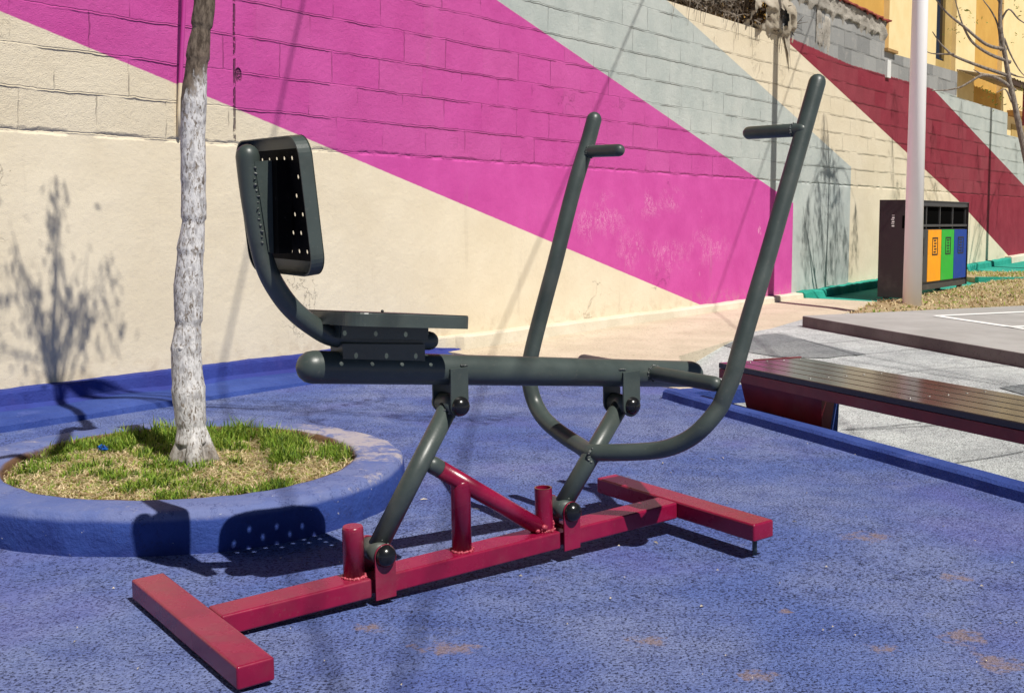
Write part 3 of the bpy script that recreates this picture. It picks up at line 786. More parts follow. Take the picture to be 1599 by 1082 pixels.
# ================================================================ EXERCISE MACHINE
def Rm(yaw, tx, ty):
    Z = Matrix.Rotation(yaw, 3, 'Z'); c_, s_ = math.cos(tx), math.sin(tx)
    Y = Matrix(((c_, 0, -s_), (0, 1, 0), (s_, 0, c_))); X = Matrix.Rotation(ty, 3, 'X'); return Z@Y@X
MR = Rm(.6351, .0353, .0046); MO = Vector((-.7531, 2.525, .0584+.001))
MM = Matrix.Translation(MO) @ MR.to_4x4()
def ml(px, py, Y=0.0):
    n = MR.col[1].copy(); P = onplane(px, py, MO+n*Y, n); return MR.transposed() @ (P-MO)
def solveY(px, py, xl):                # the Y at which the pixel's ray has local x = xl
    a, b = -.6, .6; fa = ml(px, py, a).x-xl
    for _ in range(50):
        c_ = (a+b)/2; fc = ml(px, py, c_).x-xl
        if (fc > 0) == (fa > 0): a, fa = c_, fc
        else: b = c_
    return (a+b)/2
mac = empty('exercise_machine', MO, mat=MM)
tag(mac, 'outdoor rider exercise machine with dark grey seat and handles on a crimson steel base', 'exercise machine')
wf, hf, wb, hb, L = .0836, .051, .0845, .0515, 1.5416
def part(b, name, mat, parent=mac, bevel=0, seg=3): return b.build(name, mat, parent, bevel=bevel, seg=seg)
# feet
f1 = part(MB().box((0, -.332, -hf), (wf, .339, 0)), 'rear_foot', M_red, bevel=.006)
f2 = part(MB().box((L, -.3466, -hf), (L+wf, .338, 0)), 'front_foot', M_red, bevel=.006)
pin = MB().tube([(L+.035, -.318, -hf-.05), (L+.035, -.318, -hf+.005)], .007, 12, 'flat'); pin.build('levelling_pin', M_grey, f2)
# beam in three lengths with small gaps at the straps
s1a, s1b = ml(586.6, 938.7, -.047).x, ml(618.4, 930.5, -.047).x
s2a, s2b = ml(880.7, 861.1, -.047).x, ml(905.3, 853.9, -.047).x
bb = MB(); bb.box((wf+.001, -wb/2, -hb), (s1a-.006, wb/2, -.001)); bb.box((s1b-.02, -wb/2, -hb), (s2a-.006, wb/2, -.001)); bb.box((s2b-.02, -wb/2, -hb), (L-.001, wb/2, -.001))
beam = part(bb, 'base_beam', M_red, bevel=.006)
for a_, b_ in ((s1a, s1b), (s2a, s2b)): MB().box((a_-.03, -wb/2+.012, -hb+.008), (b_, wb/2-.012, -.009)).build('beam_core', M_red, beam)
# posts
def post(xb, xt, zt, r, hollow=False):
    b = MB()
    if hollow:
        b.tube([(xb, 0, -.004), (xt, 0, zt)], r, 28, 'open'); b.tube([(xb, 0, .02), (xt, 0, zt)], r-.004, 28, 'open')
        o = b.build('post', M_red, mac)
        c_ = MB(); n = 28; v_ = []
        for q in (r, r-.004):
            for j in range(n): v_.append((xt+q*math.cos(2*math.pi*j/n), q*math.sin(2*math.pi*j/n), zt+.0005))
        c_.add(v_, [(j, (j+1) % n, n+(j+1) % n, n+j) for j in range(n)]); c_.build('cut_edge', M_rim, o)
        MB().tube([(xb, 0, zt-.05), (xb, 0, zt-.048)], r-.0045, 28, 'flat').build('inner_bottom', M_cap, o)
    else:
        b.tube([(xb, 0, -.004), (xt, 0, zt-.012), (xt, 0, zt-.005), (xt, 0, zt)], [r, r, r*.985, r*.90], 28, 'flat'); o = b.build('post', M_red, mac)
    return o
def weld(ring_pts, r, mat, parent, name='weld_bead'):
    b = MB(); 
    for p in ring_pts:
        b.tube([Vector(p), Vector(p)+Vector((random.uniform(-.004, .004), random.uniform(-.004, .004), random.uniform(-.002, .002)))], r*random.uniform(.6, 1.3), 8, 'dome')
    return b.build(name, mat, parent)
p1 = post(.450, .450, .1290, .0268); p2 = post(.776, .776, .19, .0268); p3 = post(1.058, 1.055, .1215, .0250, True)
for p_, x_, r_ in ((p1, .450, .027), (p2, .776, .027), (p3, 1.058, .026)):
    weld([(x_+r_*math.cos(a), r_*math.sin(a), .001) for a in [random.uniform(3.0, 6.6) for _ in range(16)]]+[(x_+r_*math.cos(a), r_*math.sin(a), .001) for a in lin(0, 6.28, 26)], .0034, M_weld, p_)
# diagonal brace with its grey buffer
bt, bs_ = ml(685, 731, 0), ml(848, 826, 0)
brc = part(MB().tube([bt, bs_], .0235, 28, 'flat'), 'brace', M_red)
d_ = (bt-bs_).normalized()
MB().tube([bt-d_*.002, bt+d_*.022], .0235, 28, 'dome').build('rubber_buffer', M_grey, brc)
weld([bs_+Vector((.010*k_-.03, -.022+.004*abs(k_-2), .006+.003*k_)) for k_ in range(6)], .0065, M_weld, brc)
weld([bs_+Vector((.024, -.012, .007*k_)) for k_ in range(4)], .006, M_weld, brc)
# straps / forks and pivots
def fork(xa, xb, zlo, zc, mat, name, out=.047):
    b = MB(); xm = (xa+xb)/2; hw = (xb-xa)/2
    for s in (-1, 1):
        outl = []
        up = zc > zlo
        for k_ in range(13):
            a = math.pi*k_/12; outl.append((xm+hw*math.cos(a), zc+(1 if up else -1)*hw*math.sin(a)))
        outl = [(xb, zlo)]+outl+[(xa, zlo)]
        n = len(outl); y0, y1 = s*(out-.0), s*(out+.006)
        v_ = [(x, y0, z) for x, z in outl]+[(x, y1, z) for x, z in outl]
        b.add(v_, [tuple(range(n)), tuple(range(2*n-1, n-1, -1))]+[(i, (i+1) % n, n+(i+1) % n, n+i) for i in range(n)])
    return b.build(name, mat, mac, bevel=.0012, seg=2)
lowc = [ml(598.8, 870.6, -.06), ml(891.2, 801.5, -.06)]; upc = [ml(717.9, 636.4, -.06), ml(986.9, 635.3, -.06)]
OUT = wb/2+.0025
fk = [fork(s1a, s1b, -.058, lowc[0].z, M_red, 'pivot_strap', OUT), fork(s2a, s2b, -.058, lowc[1].z, M_red, 'pivot_strap', OUT)]
ua_, ub_ = ml(705.5, 610, -.05).x, ml(733, 610, -.05).x
uc_, ud_ = ml(975, 600, -.05).x, ml(1001, 600, -.05).x
T0, T1 = ml(490, 573.2, 0), ml(1000, 582.7, 0)
def tubeat(x): t = (x-T0.x)/(T1.x-T0.x); return T0+(T1-T0)*t
fk += [fork(ua_, ub_, tubeat((ua_+ub_)/2).z+.010, upc[0].z, M_grey, 'pivot_fork', .0405), fork(uc_, ud_, tubeat((uc_+ud_)/2).z+.010, upc[1].z, M_grey, 'pivot_fork', .0405)]
piv = [(lowc[0], OUT, (s1a+s1b)/2), (lowc[1], OUT, (s2a+s2b)/2), (upc[0], .0405, (ua_+ub_)/2), (upc[1], .0405, (uc_+ud_)/2)]
PV = []
for k_, (c_, o_, xm) in enumerate(piv):
    PV.append(Vector((xm, 0, c_.z)))
    for s in (-1, 1):
        MB().dome((xm, s*(o_+.0065), c_.z), (0, s, 0), .0285 if k_ < 2 else .0262, 24, .85).build('pivot_cap', M_cap, fk[k_])
# swing arms with a sleeve at each end
for a, b in ((0, 2), (1, 3)):
    am = MB(); d_ = (PV[b]-PV[a]).normalized()
    am.tube([PV[a]+d_*.01, PV[b]-d_*.01], .0262, 28, 'flat'); arm = am.build('swing_arm', M_grey, mac)
    for q, o_ in ((PV[a], OUT), (PV[b], .0405)):
        MB().tube([q+Vector((0, -o_+.004, 0)), q+Vector((0, o_-.004, 0))], .0275, 28, 'flat').build('pivot_sleeve', M_grey, arm)
        weld([q+d_*(.027 if q is PV[a] else -.027)+Vector((.02*math.cos(t), .022*math.sin(t), .01*math.sin(t*2))) for t in lin(0, 6, 18)], .003, M_weldg, arm)
# main tube
Ta, Tb = tubeat(ml(465.5, 573, 0).x+.038), tubeat(ml(1088.6, 584, 0).x-.030)
mt = part(MB().tube([Ta, Tb], .0405, 40, 'dome'), 'main_tube', M_grey)
weld([tubeat(uc_+.004*k_-.008)+Vector((0, -.040, .014+.001*random.random())) for k_ in range(6)]+[tubeat(ub_-.004*k_)+Vector((0, -.0385, .016)) for k_ in range(5)], .003, M_weldg, mt)
# foot bar across the tube
fx = ml(1022, 583, -.042); yn = solveY(1116, 597.5, fx.x)
fb = part(MB().tube([(fx.x, -yn if False else -abs(yn), fx.z-.0), (fx.x, abs(yn), fx.z)], .0215, 28, 'dome'), 'foot_bar', M_grey)
weld([(fx.x+.023*math.cos(t), -.040, fx.z+.023*math.sin(t)) for t in lin(0, 6, 24)], .0035, M_weldg, fb)
# handle frame
WH = .33
near = [(1276, 129, -WH), (1244.6, 240, -WH), (1222, 318, -WH), (1196, 410, -WH), (1166, 510, -WH), (1151, 563, -WH), (1144, 588, -WH+.003), (1131.5, 617, -WH+.013), (1124, 636, -WH+.025), (1101, 664, -.29), (1078, 684, -.25), (1049, 697.5, -.20), (1020, 703.6, -.15), (974, 706, -.085), (945, 706.5, -.04), (922, 706, 0)]
far = [(927.5, 187, WH), (917, 226.5, WH), (896, 293, WH), (869.5, 399.5, WH), (857, 446, WH), (841, 506, WH), (829.4, 553, WH), (826, 578, WH), (827.5, 603, WH-.01), (836, 631.6, .30), (852, 656.7, .235), (878.6, 678.7, .15), (907, 697, .06)]
hp = [ml(*p) for p in near]+[ml(*p) for p in reversed(far)]
hp_s = smooth_path(hp, 9)
for _ in range(14):
    hp_s = [hp_s[0]]+[(hp_s[i-1]+hp_s[i]*2+hp_s[i+1])/4 for i in range(1, len(hp_s)-1)]+[hp_s[-1]]
hf_ = part(MB().tube(hp_s, .0248, 28, 'dome'), 'handle_frame', M_grey)
for (p, tip, s) in (((1251.5, 203, -WH), (1170, 208.0), -1), ((914.5, 237, WH), (966, 235), 1)):
    a = ml(*p); y = solveY(tip[0], tip[1], a.x); b = Vector((a.x, y, ml(tip[0], tip[1], y).z))
    MB().tube([a, b], .0195, 24, 'dome').build('grip', M_grey, hf_)
    weld([a+(b-a).normalized()*.026+Vector((.02*math.cos(t), 0, .02*math.sin(t))) for t in lin(0, 6, 18)], .0025, M_weldg, hf_)
weld([PV[1]+(PV[3]-PV[1])*.47+Vector((.026*math.cos(t), -.022, .02*math.sin(t)+.012)) for t in lin(0, 6, 14)], .0035, M_weldg, hf_)
# seat post
spts = [(386.5, 244), (391, 290), (399, 345), (410, 400), (425, 439), (455, 482), (496, 514), (528, 528), (600, 531), (670, 532)]
sps = smooth_path([ml(a, b, 0) for a, b in spts], 7)
for _ in range(6): sps = [sps[0]]+[(sps[i-1]+sps[i]*2+sps[i+1])/4 for i in range(1, len(sps)-1)]+[sps[-1]]
seat_post = part(MB().tube(sps, [.0275-.003*min(1, i/20) for i in range(len(sps))], 30, 'dome'), 'seat_post', M_grey)
zt1, zt2 = ml(455+75, 545, 0), ml(660, 547, 0)
sd = MB(); sd.box((.42, -.030, -.5), (.655, .030, -.4)); sdo = MB()
za1, za2 = tubeat(.42).z, tubeat(.655).z
sdo.hexa([(.42, -.032, za1+.02), (.655, -.032, za2+.02), (.655, .032, za2+.02), (.42, .032, za1+.02), (.42, -.032, za1+.062), (.655, -.032, za2+.068), (.655, .032, za2+.068), (.42, .032, za1+.062)])
sdo.build('saddle_block', M_grey, mac)
# pressed steel pans with punched holes
def pan(parent, name, org, ex, ey, ez, mat, half=(.172, .175), rad=.05, depth=.033, cells=(7, 14), pitch=(.043, .02), hr=.0056, inner=None):
    """ex: long axis, ey: across, ez: from the back of the tray to its front face"""
    def P(a, b, c_): return org+ex*a+ey*b+ez*c_
    ha, hb_ = half; ga, gb = cells[0]*pitch[0]/2, cells[1]*pitch[1]/2
    m_ = MB()
    def grid(zc):
        for i in range(cells[0]):
            for j in range(cells[1]):
                ca_, cb_ = -ga+(i+.5)*pitch[0], -gb+(j+.5)*pitch[1]; pa_, pb_ = pitch[0]/2, pitch[1]/2
                if (i+j) % 2 == 0:
                    sq = [(1, 0), (1, 1), (0, 1), (-1, 1), (-1, 0), (-1, -1), (0, -1), (1, -1)]
                    v_ = [P(ca_+a*pa_, cb_+b*pb_, zc) for a, b in sq]+[P(ca_+hr*math.cos(k_*math.pi/4), cb_+hr*math.sin(k_*math.pi/4), zc) for k_ in range(8)]
                    m_.add(v_, [(k_, (k_+1) % 8, 8+(k_+1) % 8, 8+k_) for k_ in range(8)])
                else: m_.add([P(ca_-pa_, cb_-pb_, zc), P(ca_+pa_, cb_-pb_, zc), P(ca_+pa_, cb_+pb_, zc), P(ca_-pa_, cb_+pb_, zc)], [(0, 1, 2, 3)])
    out = []
    for cx_, cy_, a0 in ((1, 1, 0), (-1, 1, 90), (-1, -1, 180), (1, -1, 270)):
        for k_ in range(9):
            a = R(a0+k_*11.25); out.append((cx_*(ha-rad)+rad*math.cos(a), cy_*(hb_-rad)+rad*math.sin(a)))
    n = len(out)
    def inr(a, b):
        t = min(ga/abs(a) if a else 9, gb/abs(b) if b else 9); return (a*t, b*t)
    def flange(zc, sc=1.0):
        v_ = [P(a*sc, b*sc, zc) for a, b in out]+[P(*inr(a, b), zc) for a, b in out]
        m_.add(v_, [(i, (i+1) % n, n+(i+1) % n, n+i) for i in range(n)])
        # corners of the punched field
        for sx in (1, -1):
            for sy in (1, -1):
                best = sorted(range(n), key=lambda i: (inr(*out[i])[0]-sx*ga)**2+(inr(*out[i])[1]-sy*gb)**2)
    grid(depth); grid(depth-.0010); flange(depth); flange(depth-.0025, .985)
    # rim: outer wall, lip, inner wall
    rs_ = [(1, depth-.004), (1, 0), (.982, 0), (.982, depth-.0025)]
    top_ = [(0.992, depth)]
    prof_ = [(.990, depth), (1, depth-.004), (1, 0), (.982, 0), (.982, depth-.0025)]
    v_ = []
    for s_, z_ in prof_: v_ += [P(a*s_, b*s_, z_) for a, b in out]
    m_.add(v_, [(k_*n+i, k_*n+(i+1) % n, (k_+1)*n+(i+1) % n, (k_+1)*n+i) for k_ in range(4) for i in range(n)], 0, False)
    o = m_.build(name, mat, parent, weld=True)
    if inner:
        (a0, a1, b0, b1) = inner; m_ = MB(); nn_a = cells[0]
        for i in range(cells[0]):
            for j in range(cells[1]):
                ca_, cb_ = -ga+(i+.5)*pitch[0], -gb+(j+.5)*pitch[1]
                if not (a0 < ca_ < a1): continue
                pa_, pb_ = pitch[0]/2, pitch[1]/2; zc = depth-.0020
                if (i+j) % 2 == 0:
                    sq = [(1, 0), (1, 1), (0, 1), (-1, 1), (-1, 0), (-1, -1), (0, -1), (1, -1)]
                    v_ = [P(ca_+a*pa_, cb_+b*pb_, zc) for a, b in sq]+[P(ca_+hr*1.02*math.cos(k_*math.pi/4), cb_+hr*1.02*math.sin(k_*math.pi/4), zc) for k_ in range(8)]
                    m_.add(v_, [(k_, (k_+1) % 8, 8+(k_+1) % 8, 8+k_) for k_ in range(8)])
                else: m_.add([P(ca_-pa_, cb_-pb_, zc), P(ca_+pa_, cb_-pb_, zc), P(ca_+pa_, cb_+pb_, zc), P(ca_-pa_, cb_+pb_, zc)], [(0, 1, 2, 3)])
        m_.build('backing_plate', M_black, o, weld=True)
    return o
# backrest: back edge line in local x/z
ba, bb2 = Vector((.2475, 0, 1.087)), Vector((.2775, 0, .776))
bx = (ba-bb2).normalized(); bz = Vector((bx.z, 0, -bx.x)); borg = (ba+bb2)/2
bp = pan(mac, 'backrest', borg, bx, Vector((0, 1, 0)), bz, M_grey, half=((ba-bb2).length/2+.004, .175), cells=(6, 14), pitch=(.0435, .0205), inner=(-.115, .125, 0, 0))
# seat
sa, sb = Vector((.377, 0, .683-.033)), Vector((.712, 0, .646-.033))
sx_ = (sb-sa).normalized(); sz_ = Vector((-sx_.z, 0, sx_.x)); sorg = (sa+sb)/2+sz_*.003
sy_ = Vector((0, math.cos(.055), -math.sin(.055))); sz_ = sx_.cross(sy_)
sorg = sorg-Vector((0, 0, .0085))
stp = pan(mac, 'seat', sorg, sx_, sy_, sz_, M_grey, half=((sb-sa).length/2+.004, .175))
MB().tube([ml(597, 490, -.02), ml(597, 486, -.02)], .004, 8, 'dome').build('bolt', M_cap, stp)
# brackets joining the pans to the tube
def bracket(parent, a, b, z0, z1, org, ex, ez, hy=.055, th=.004):
    m_ = MB()
    for s in (-1, 1):
        v_ = [org+ex*a+ez*z0, org+ex*b+ez*z0, org+ex*b+ez*z1, org+ex*a+ez*z1]
        y0, y1 = s*hy, s*(hy-th); m_.hexa([p+Vector((0, y0, 0)) for p in v_]+[p+Vector((0, y1, 0)) for p in v_])
    v_ = [org+ex*a+ez*(z1-.004), org+ex*b+ez*(z1-.004), org+ex*b+ez*z1, org+ex*a+ez*z1]
    for (ya, yb) in ((-hy+th+.001, hy-th-.001),): m_.hexa([p+Vector((0, ya, 0)) for p in v_]+[p+Vector((0, yb, 0)) for p in v_])
    for e in (a, b):
        v_ = [org+ex*(e-.002)+ez*z0, org+ex*(e+.002)+ez*z0, org+ex*(e+.002)+ez*(z1-.006), org+ex*(e-.002)+ez*(z1-.006)]
        m_.hexa([p+Vector((0, -hy+th+.001, 0)) for p in v_]+[p+Vector((0, hy-th-.001, 0)) for p in v_])
    return m_.build('mounting_bracket', M_grey, parent)
bracket(stp, -.135, .112, -.030, .020, sorg, sx_, sz_, .050)
# gusset between the post and the backrest
gm = MB(); g0, g1, g2, g3 = [ml(*p) for p in ((397, 253, -.004), (417.5, 251, -.004), (422, 395, -.004), (418, 393, -.004))]
gq = [g0+Vector((-.01, 0, 0)), g1, g2+Vector((-.002, 0, 0)), g3+Vector((-.008, 0, 0))]
for s in (-1, 1): gm.hexa([p+Vector((0, s*.024, 0)) for p in gq]+[p+Vector((0, s*.020, 0)) for p in gq])
v_ = [gq[1]+Vector((-.004, 0, 0)), gq[1], gq[2], gq[2]+Vector((-.004, 0, 0))]
gm.hexa([p+Vector((0, -.0195, 0)) for p in v_]+[p+Vector((0, .0195, 0)) for p in v_])
gm.build('mounting_bracket', M_grey, bp)
gk = MB(); e0, e1 = gq[1]+Vector((.0005, 0, 0)), gq[2]+Vector((.0005, 0, 0)); gk_ = [e0, e0+Vector((.040, 0, .0)), e1+Vector((.034, 0, 0)), e1]
for s in (-1, 1): gk.hexa([p+Vector((0, s*.050, 0)) for p in gk_]+[p+Vector((0, s*.046, 0)) for p in gk_])
gk.hexa([e0+Vector((0, -.0455, 0)), e0+Vector((.003, -.0455, 0)), e1+Vector((.003, -.0455, 0)), e1+Vector((0, -.0455, 0)), e0+Vector((0, .0455, 0)), e0+Vector((.003, .0455, 0)), e1+Vector((.003, .0455, 0)), e1+Vector((0, .0455, 0))])
gk.build('channel', M_black, bp)
weld([ml(397+.5*k_+6*(k_/12)**1.2, 262+9*k_, -.026) for k_ in range(14)], .0028, M_weldg, bp)

# ================================================================ BENCH
BZ = .235
b0, b1 = G(1122, 566, BZ), G(1599, 665, BZ); c0 = G(1245, 556.5, BZ)
bd = Vector((b1.x-b0.x, b1.y-b0.y, 0)).normalized(); bn = Vector((-bd.y, bd.x, 0))
if bn.dot(c0-b0) < 0: bn = -bn
BW = (c0-b0).dot(bn)
bz0 = gz(b0.y)+BZ
bMx = Matrix(((bd.x, bn.x, 0, b0.x), (bd.y, bn.y, 0, b0.y), (0, 0, 1, bz0-BZ), (0, 0, 0, 1)))
bench = empty('park_bench', b0, mat=bMx)
tag(bench, 'low park bench with dark glossy slats and a dark red steel frame at the right', 'bench')
M_slat = Mat('dark_glossy_slat', .16, spec=.6); x, y, z = M_slat.xyz()
M_slat.color(M_slat.mix(M_slat.noise(6, 4, .6, stretch=(.25, 2, 1)).step(.3, .7), (.028, .022, .019), (.045, .036, .03))).bump(M_slat.noise(40, 3, .6, stretch=(.1, 1, 1)), .08, .003)
M_slat = M_slat.m
M_screw = Mat('screw_steel', .35, metallic=1).color((.35, .34, .33)).m
M_dred = paint('dark_red_frame', (.16, .008, .018), .4, .15)
BL_ = 2.6; ns = 5; gp = .007; sw = (BW-gp*(ns-1))/ns
for i in range(ns):
    y0 = i*(sw+gp); sl_ = MB().box((0, y0, BZ-.028), (BL_, y0+sw, BZ)).build('slat', M_slat, bench, bevel=.004)
    for xs_ in (.05, .62, 1.22): MB().tube([(xs_, y0+sw/2, BZ-.002), (xs_, y0+sw/2, BZ+.0015)], .007, 12, 'flat').build('screw', M_screw, sl_)
fr = MB(); fr.box((0, .003, BZ-.078), (BL_, .04, BZ-.030)); fr.box((0, BW-.04, BZ-.078), (BL_, BW-.003, BZ-.030)); fr.box((0, .0405, BZ-.078), (.04, BW-.0405, BZ-.030)); fr.box((BL_-.04, .0405, BZ-.078), (BL_, BW-.0405, BZ-.030))
fr.box((-.010, BW*.42, BZ-.03), (-.001, BW+.004, BZ+.004))
fr.build('frame', M_dred, bench, bevel=.002)
# battered leg boxes clad in red sheet
def lx(px, py, up):
    P = G(px, py, up); q = P-b0; return (q.x*bd.x+q.y*bd.y, q.x*bn.x+q.y*bn.y)
lr = lx(1275.6, 676, .05)[0]
def leg(xa, xb):
    b = MB(); e = .10
    y0, y1 = .06, .14
    b.hexa([(xa+.02, y0+e*.75, -.145), (xb-.075, y0+e*.75, -.145), (xb-.075, y1+.02, -.145), (xa+.02, y1+.02, -.145), (xa, y0, BZ-.079), (xb, y0, BZ-.079), (xb, y1, BZ-.079), (xa, y1, BZ-.079)])
    o = b.build('leg', M_dred, bench)
    for k_ in ():
        s = MB(); xx = xa+(xb-xa)*k_; s.hexa([(xx, y0+e*.75-.003, -.14), (xx+.003, y0+e*.75-.003, -.14), (xx+.003, y0+e*.75, -.14), (xx, y0+e*.75, -.14), (xx+.012, y0-.003, BZ-.09), (xx+.015, y0-.003, BZ-.09), (xx+.015, y0, BZ-.09), (xx+.012, y0, BZ-.09)])
        s.build('seam', M_red, o)
def proj_px(P):
    q = P-CAMP; return 799.5+F*q.dot(AX)/q.dot(AF), CY+F*q.dot(AD)/q.dot(AF)
def solve_x(px, y, z):
    a, b = -1, 3
    for _ in range(50):
        c_ = (a+b)/2
        if proj_px(bMx @ Vector((c_, y, z)))[0] > px: b = c_
        else: a = c_
    return a
XR = solve_x(1283, .06, BZ-.079); XB = solve_x(1268, .135, -.145)
leg(.10, XR); leg(BL_-.75, BL_-.12)
# blue kerb under and around the bench
kb = MB()
ko, ki = G(1035, 622), G(1599, 785)
kd = Vector(((ki-ko).x, (ki-ko).y, 0)).normalized(); kn = Vector((-kd.y, kd.x, 0))
if kn.dot(c0-b0) < 0: kn = -kn
def kp(s, n, up): p = ko+kd*s+kn*n; return (p.x, p.y, gz(p.y)+up)
KL = 7.0; segs = 140
for i in range(segs+1):
    s = KL*i/segs; w_ = .004*mnoise.noise(Vector((s*7, 0, 0))); 
    for n, up in ((-.012+w_, -.03), (0+w_, .036), (.014, .048+w_), (.082+w_, .05), (.095, .04), (.10, -.03)): kb.v.append(kp(s, n, up))
for i in range(segs):
    for j in range(5): kb.f.append((i*6+j, (i+1)*6+j, (i+1)*6+j+1, i*6+j+1)); kb.mi.append(0); kb.sm.append(False)
kb.f += [tuple(range(5, -1, -1)), tuple(range(segs*6, segs*6+6))]; kb.mi += [0, 0]; kb.sm += [False]*2
# return along the far end
kb.hexa([kp(.002, .102, -.03), kp(.13, .102, -.03), kp(.13, .55, -.03), kp(.002, .55, -.03), kp(.002, .102, .045), kp(.13, .102, .045), kp(.13, .55, .045), kp(.002, .55, .045)])
ko_ = kb.build('bench_kerb', M_bluecon); tag(ko_, 'blue painted low kerb running below the dark slatted bench', 'kerb')
# blue concrete block beside the leg
q0 = lx(1277, 683, .05)[0]; q1 = q0+.10
XE = solve_x(1311, .21, BZ-.082)
bb_ = MB(); XF = XE-.10
bb_.hexa([(XF, .17, -.145), (XE-.012, .17, -.145), (XE-.012, .21, -.145), (XF, .21, -.145), (XF, .142, BZ-.082), (XE, .142, BZ-.082), (XE, .21, BZ-.082), (XF, .21, BZ-.082)])
bb_.build('concrete_support', M_bluecon, bench)

# ================================================================ WHITE POLE
M_pole = Mat('white_pole_paint', .35, spec=.5); M_pole.color(M_pole.mix(M_pole.noise(5, 5, .6).step(.6, .8)*.25, (.94, .93, .93), (.72, .68, .68))); M_pole = M_pole.m
pb_ = CAMP
for i in range(1000, 1500):
    q = at(1424, 473, i/100); r_ = q-w0
    if q.z <= bank_top(r_.dot(wd), r_.dot(wn)): pb_ = q; break
pb_ = at(1424, 474.5, pb_.y-.07)
PD = pb_.y; print('pole at', pb_, (pb_-w0).dot(wn))
def lamp_post(base, label, lean=.0):
    e = empty('lamp_post', base)
    MB().tube([(0, 0, -.1), (.0+lean*3, 0, 3.2), (lean*7, 0, 7.5)], [28.6/2/F*PD, 23/2/F*PD*1.0, .042], 36, 'flat').build('pole', M_pole, e)
    MB().tube([(lean*7, 0, 7.5), (lean*7+.3, -.25, 7.75), (lean*7+.8, -.6, 7.85)], [.035, .03, .025], 12, 'dome').build('arm', M_pole, e)
    MB().box((lean*7+.7, -.72, 7.80), (lean*7+1.15, -.5, 7.88)).build('lamp_head', M_pole, e, bevel=.02)
    tag(e, label, 'lamp post', 'white lamp posts'); return e
lamp_post(pb_, 'tall plain white tapering lamp post in front of the recycling bins', (at(1437, 0, PD)-at(1424, 474, PD)).x/3.0*1.0)
u_, z_ = Wp(1544, 300); P_ = back_to(wall_pt(u_, 0.3), 2.0)
lamp_post(Vector((P_.x, P_.y, .25)), 'white lamp post out of view, shading the crimson wall with a thin line')

# ================================================================ RECYCLING BINS
BD = 12.0
bc = at(1424, 466, BD); bt_ = at(1424, 314, BD)
bh = bt_.z-bc.z; BLn = 1.92; BDp = .36
rb = empty('recycling_station', bc, mat=Matrix.Translation(bc) @ Matrix.Rotation(WY, 4, 'Z'))   # local +X along wall, +Y towards the wall, front at y = 0
tag(rb, 'dark recycling station with grey, orange, green and blue doors behind the white post', 'recycling bin')
M_bin = paint('dark_bin_metal', (.045, .045, .047), .4, .1); M_binside = paint('brown_black_side', (.022, .017, .017), .45, .1)
M_hole = Mat('bin_interior', .9, spec=0).color((.004, .004, .004)).m
x0 = 0; LEGH = .07
bodyb = MB()
# body as a frame round four openings
bodyb.box((0, .02, LEGH), (BLn, BDp, bh*.71)); bodyb.box((0, .02, bh*.95), (BLn, BDp, bh)); bodyb.box((0, BDp-.02, bh*.7101), (BLn, BDp, bh*.9499))
KB = 1.92/2.12; cols = [(a*KB, b*KB) for a, b in [(.035, .50), (.535, 1.02), (1.055, 1.54), (1.575, 2.085)]]
for xx in (0, .51*KB, 1.03*KB, 1.55*KB, 2.095*KB): bodyb.box((xx, .021, bh*.7101), (xx+.025, BDp-.0201, bh*.9499))
bodyb.box((0, 0, LEGH), (BLn, .0199, LEGH+.06)); bodyb.box((0, 0, bh*.735), (BLn, .0199, bh*.76)) ; bodyb.box((0, 0, bh*.955), (BLn, .0199, bh-.001))
body = bodyb.build('body', M_bin, rb)
sidep = MB().box((-.012, -.01, .0), (-.001, BDp+.01, bh+.012)).build('side_panel', M_binside, rb)
MB().box((BLn+.001, -.01, LEGH), (BLn+.012, BDp+.01, bh+.012)).build('side_panel', M_binside, rb)
MB().box((0, -.01, bh+.001), (BLn, BDp+.01, bh+.012)).build('roof', M_bin, rb)
inner = MB()
for a, b in cols: inner.box((a+.001, .035, bh*.712), (b-.002, .045, bh*.948))
inner.build('opening', M_hole, rb)
dcol = [(.055, .058, .06), (.90, .36, .012), (.03, .42, .04), (.008, .05, .30)]; nm = ['grey', 'orange', 'green', 'blue']
M_mark = Mat('black_door_marking', .5).color((.02, .02, .02)).m
for k_, ((a, b), c_) in enumerate(zip(cols, dcol)):
    d_ = MB().box((a-.01, -.004, LEGH+.085), (b+.008, .018, bh*.70)).build('door', paint(nm[k_]+'_door_paint', c_, .45, .06, spec=.2), rb, bevel=.003)
    d_['label'] = nm[k_]+' door'
    fm = MB(); xa, xb, za_, zb_ = a+.13, b-.12, bh*.43, bh*.62; t = .014
    fm.box((xa, -.008, za_), (xb, -.0045, za_+t)); fm.box((xa, -.008, zb_-t), (xb, -.0045, zb_)); fm.box((xa, -.008, za_+t), (xa+t, -.0045, zb_-t)); fm.box((xb-t, -.008, za_+t), (xb, -.0045, zb_-t))
    for q in range(5):
        zz = za_+.035+(zb_-za_-.07)*q/4; fm.box((xa+.05+.02*(q % 2), -.008, zz-.006), (xb-.05-.015*((q+k_) % 2), -.0045, zz+.007))
    fm.build('door_marking', M_mark, d_)
lg = MB()
for xx in (.04, BLn-.09):
    for yy in (.03, BDp-.08): MB().box((xx, yy, -.02), (xx+.05, yy+.05, LEGH-.001)).build('leg', M_binside, rb)
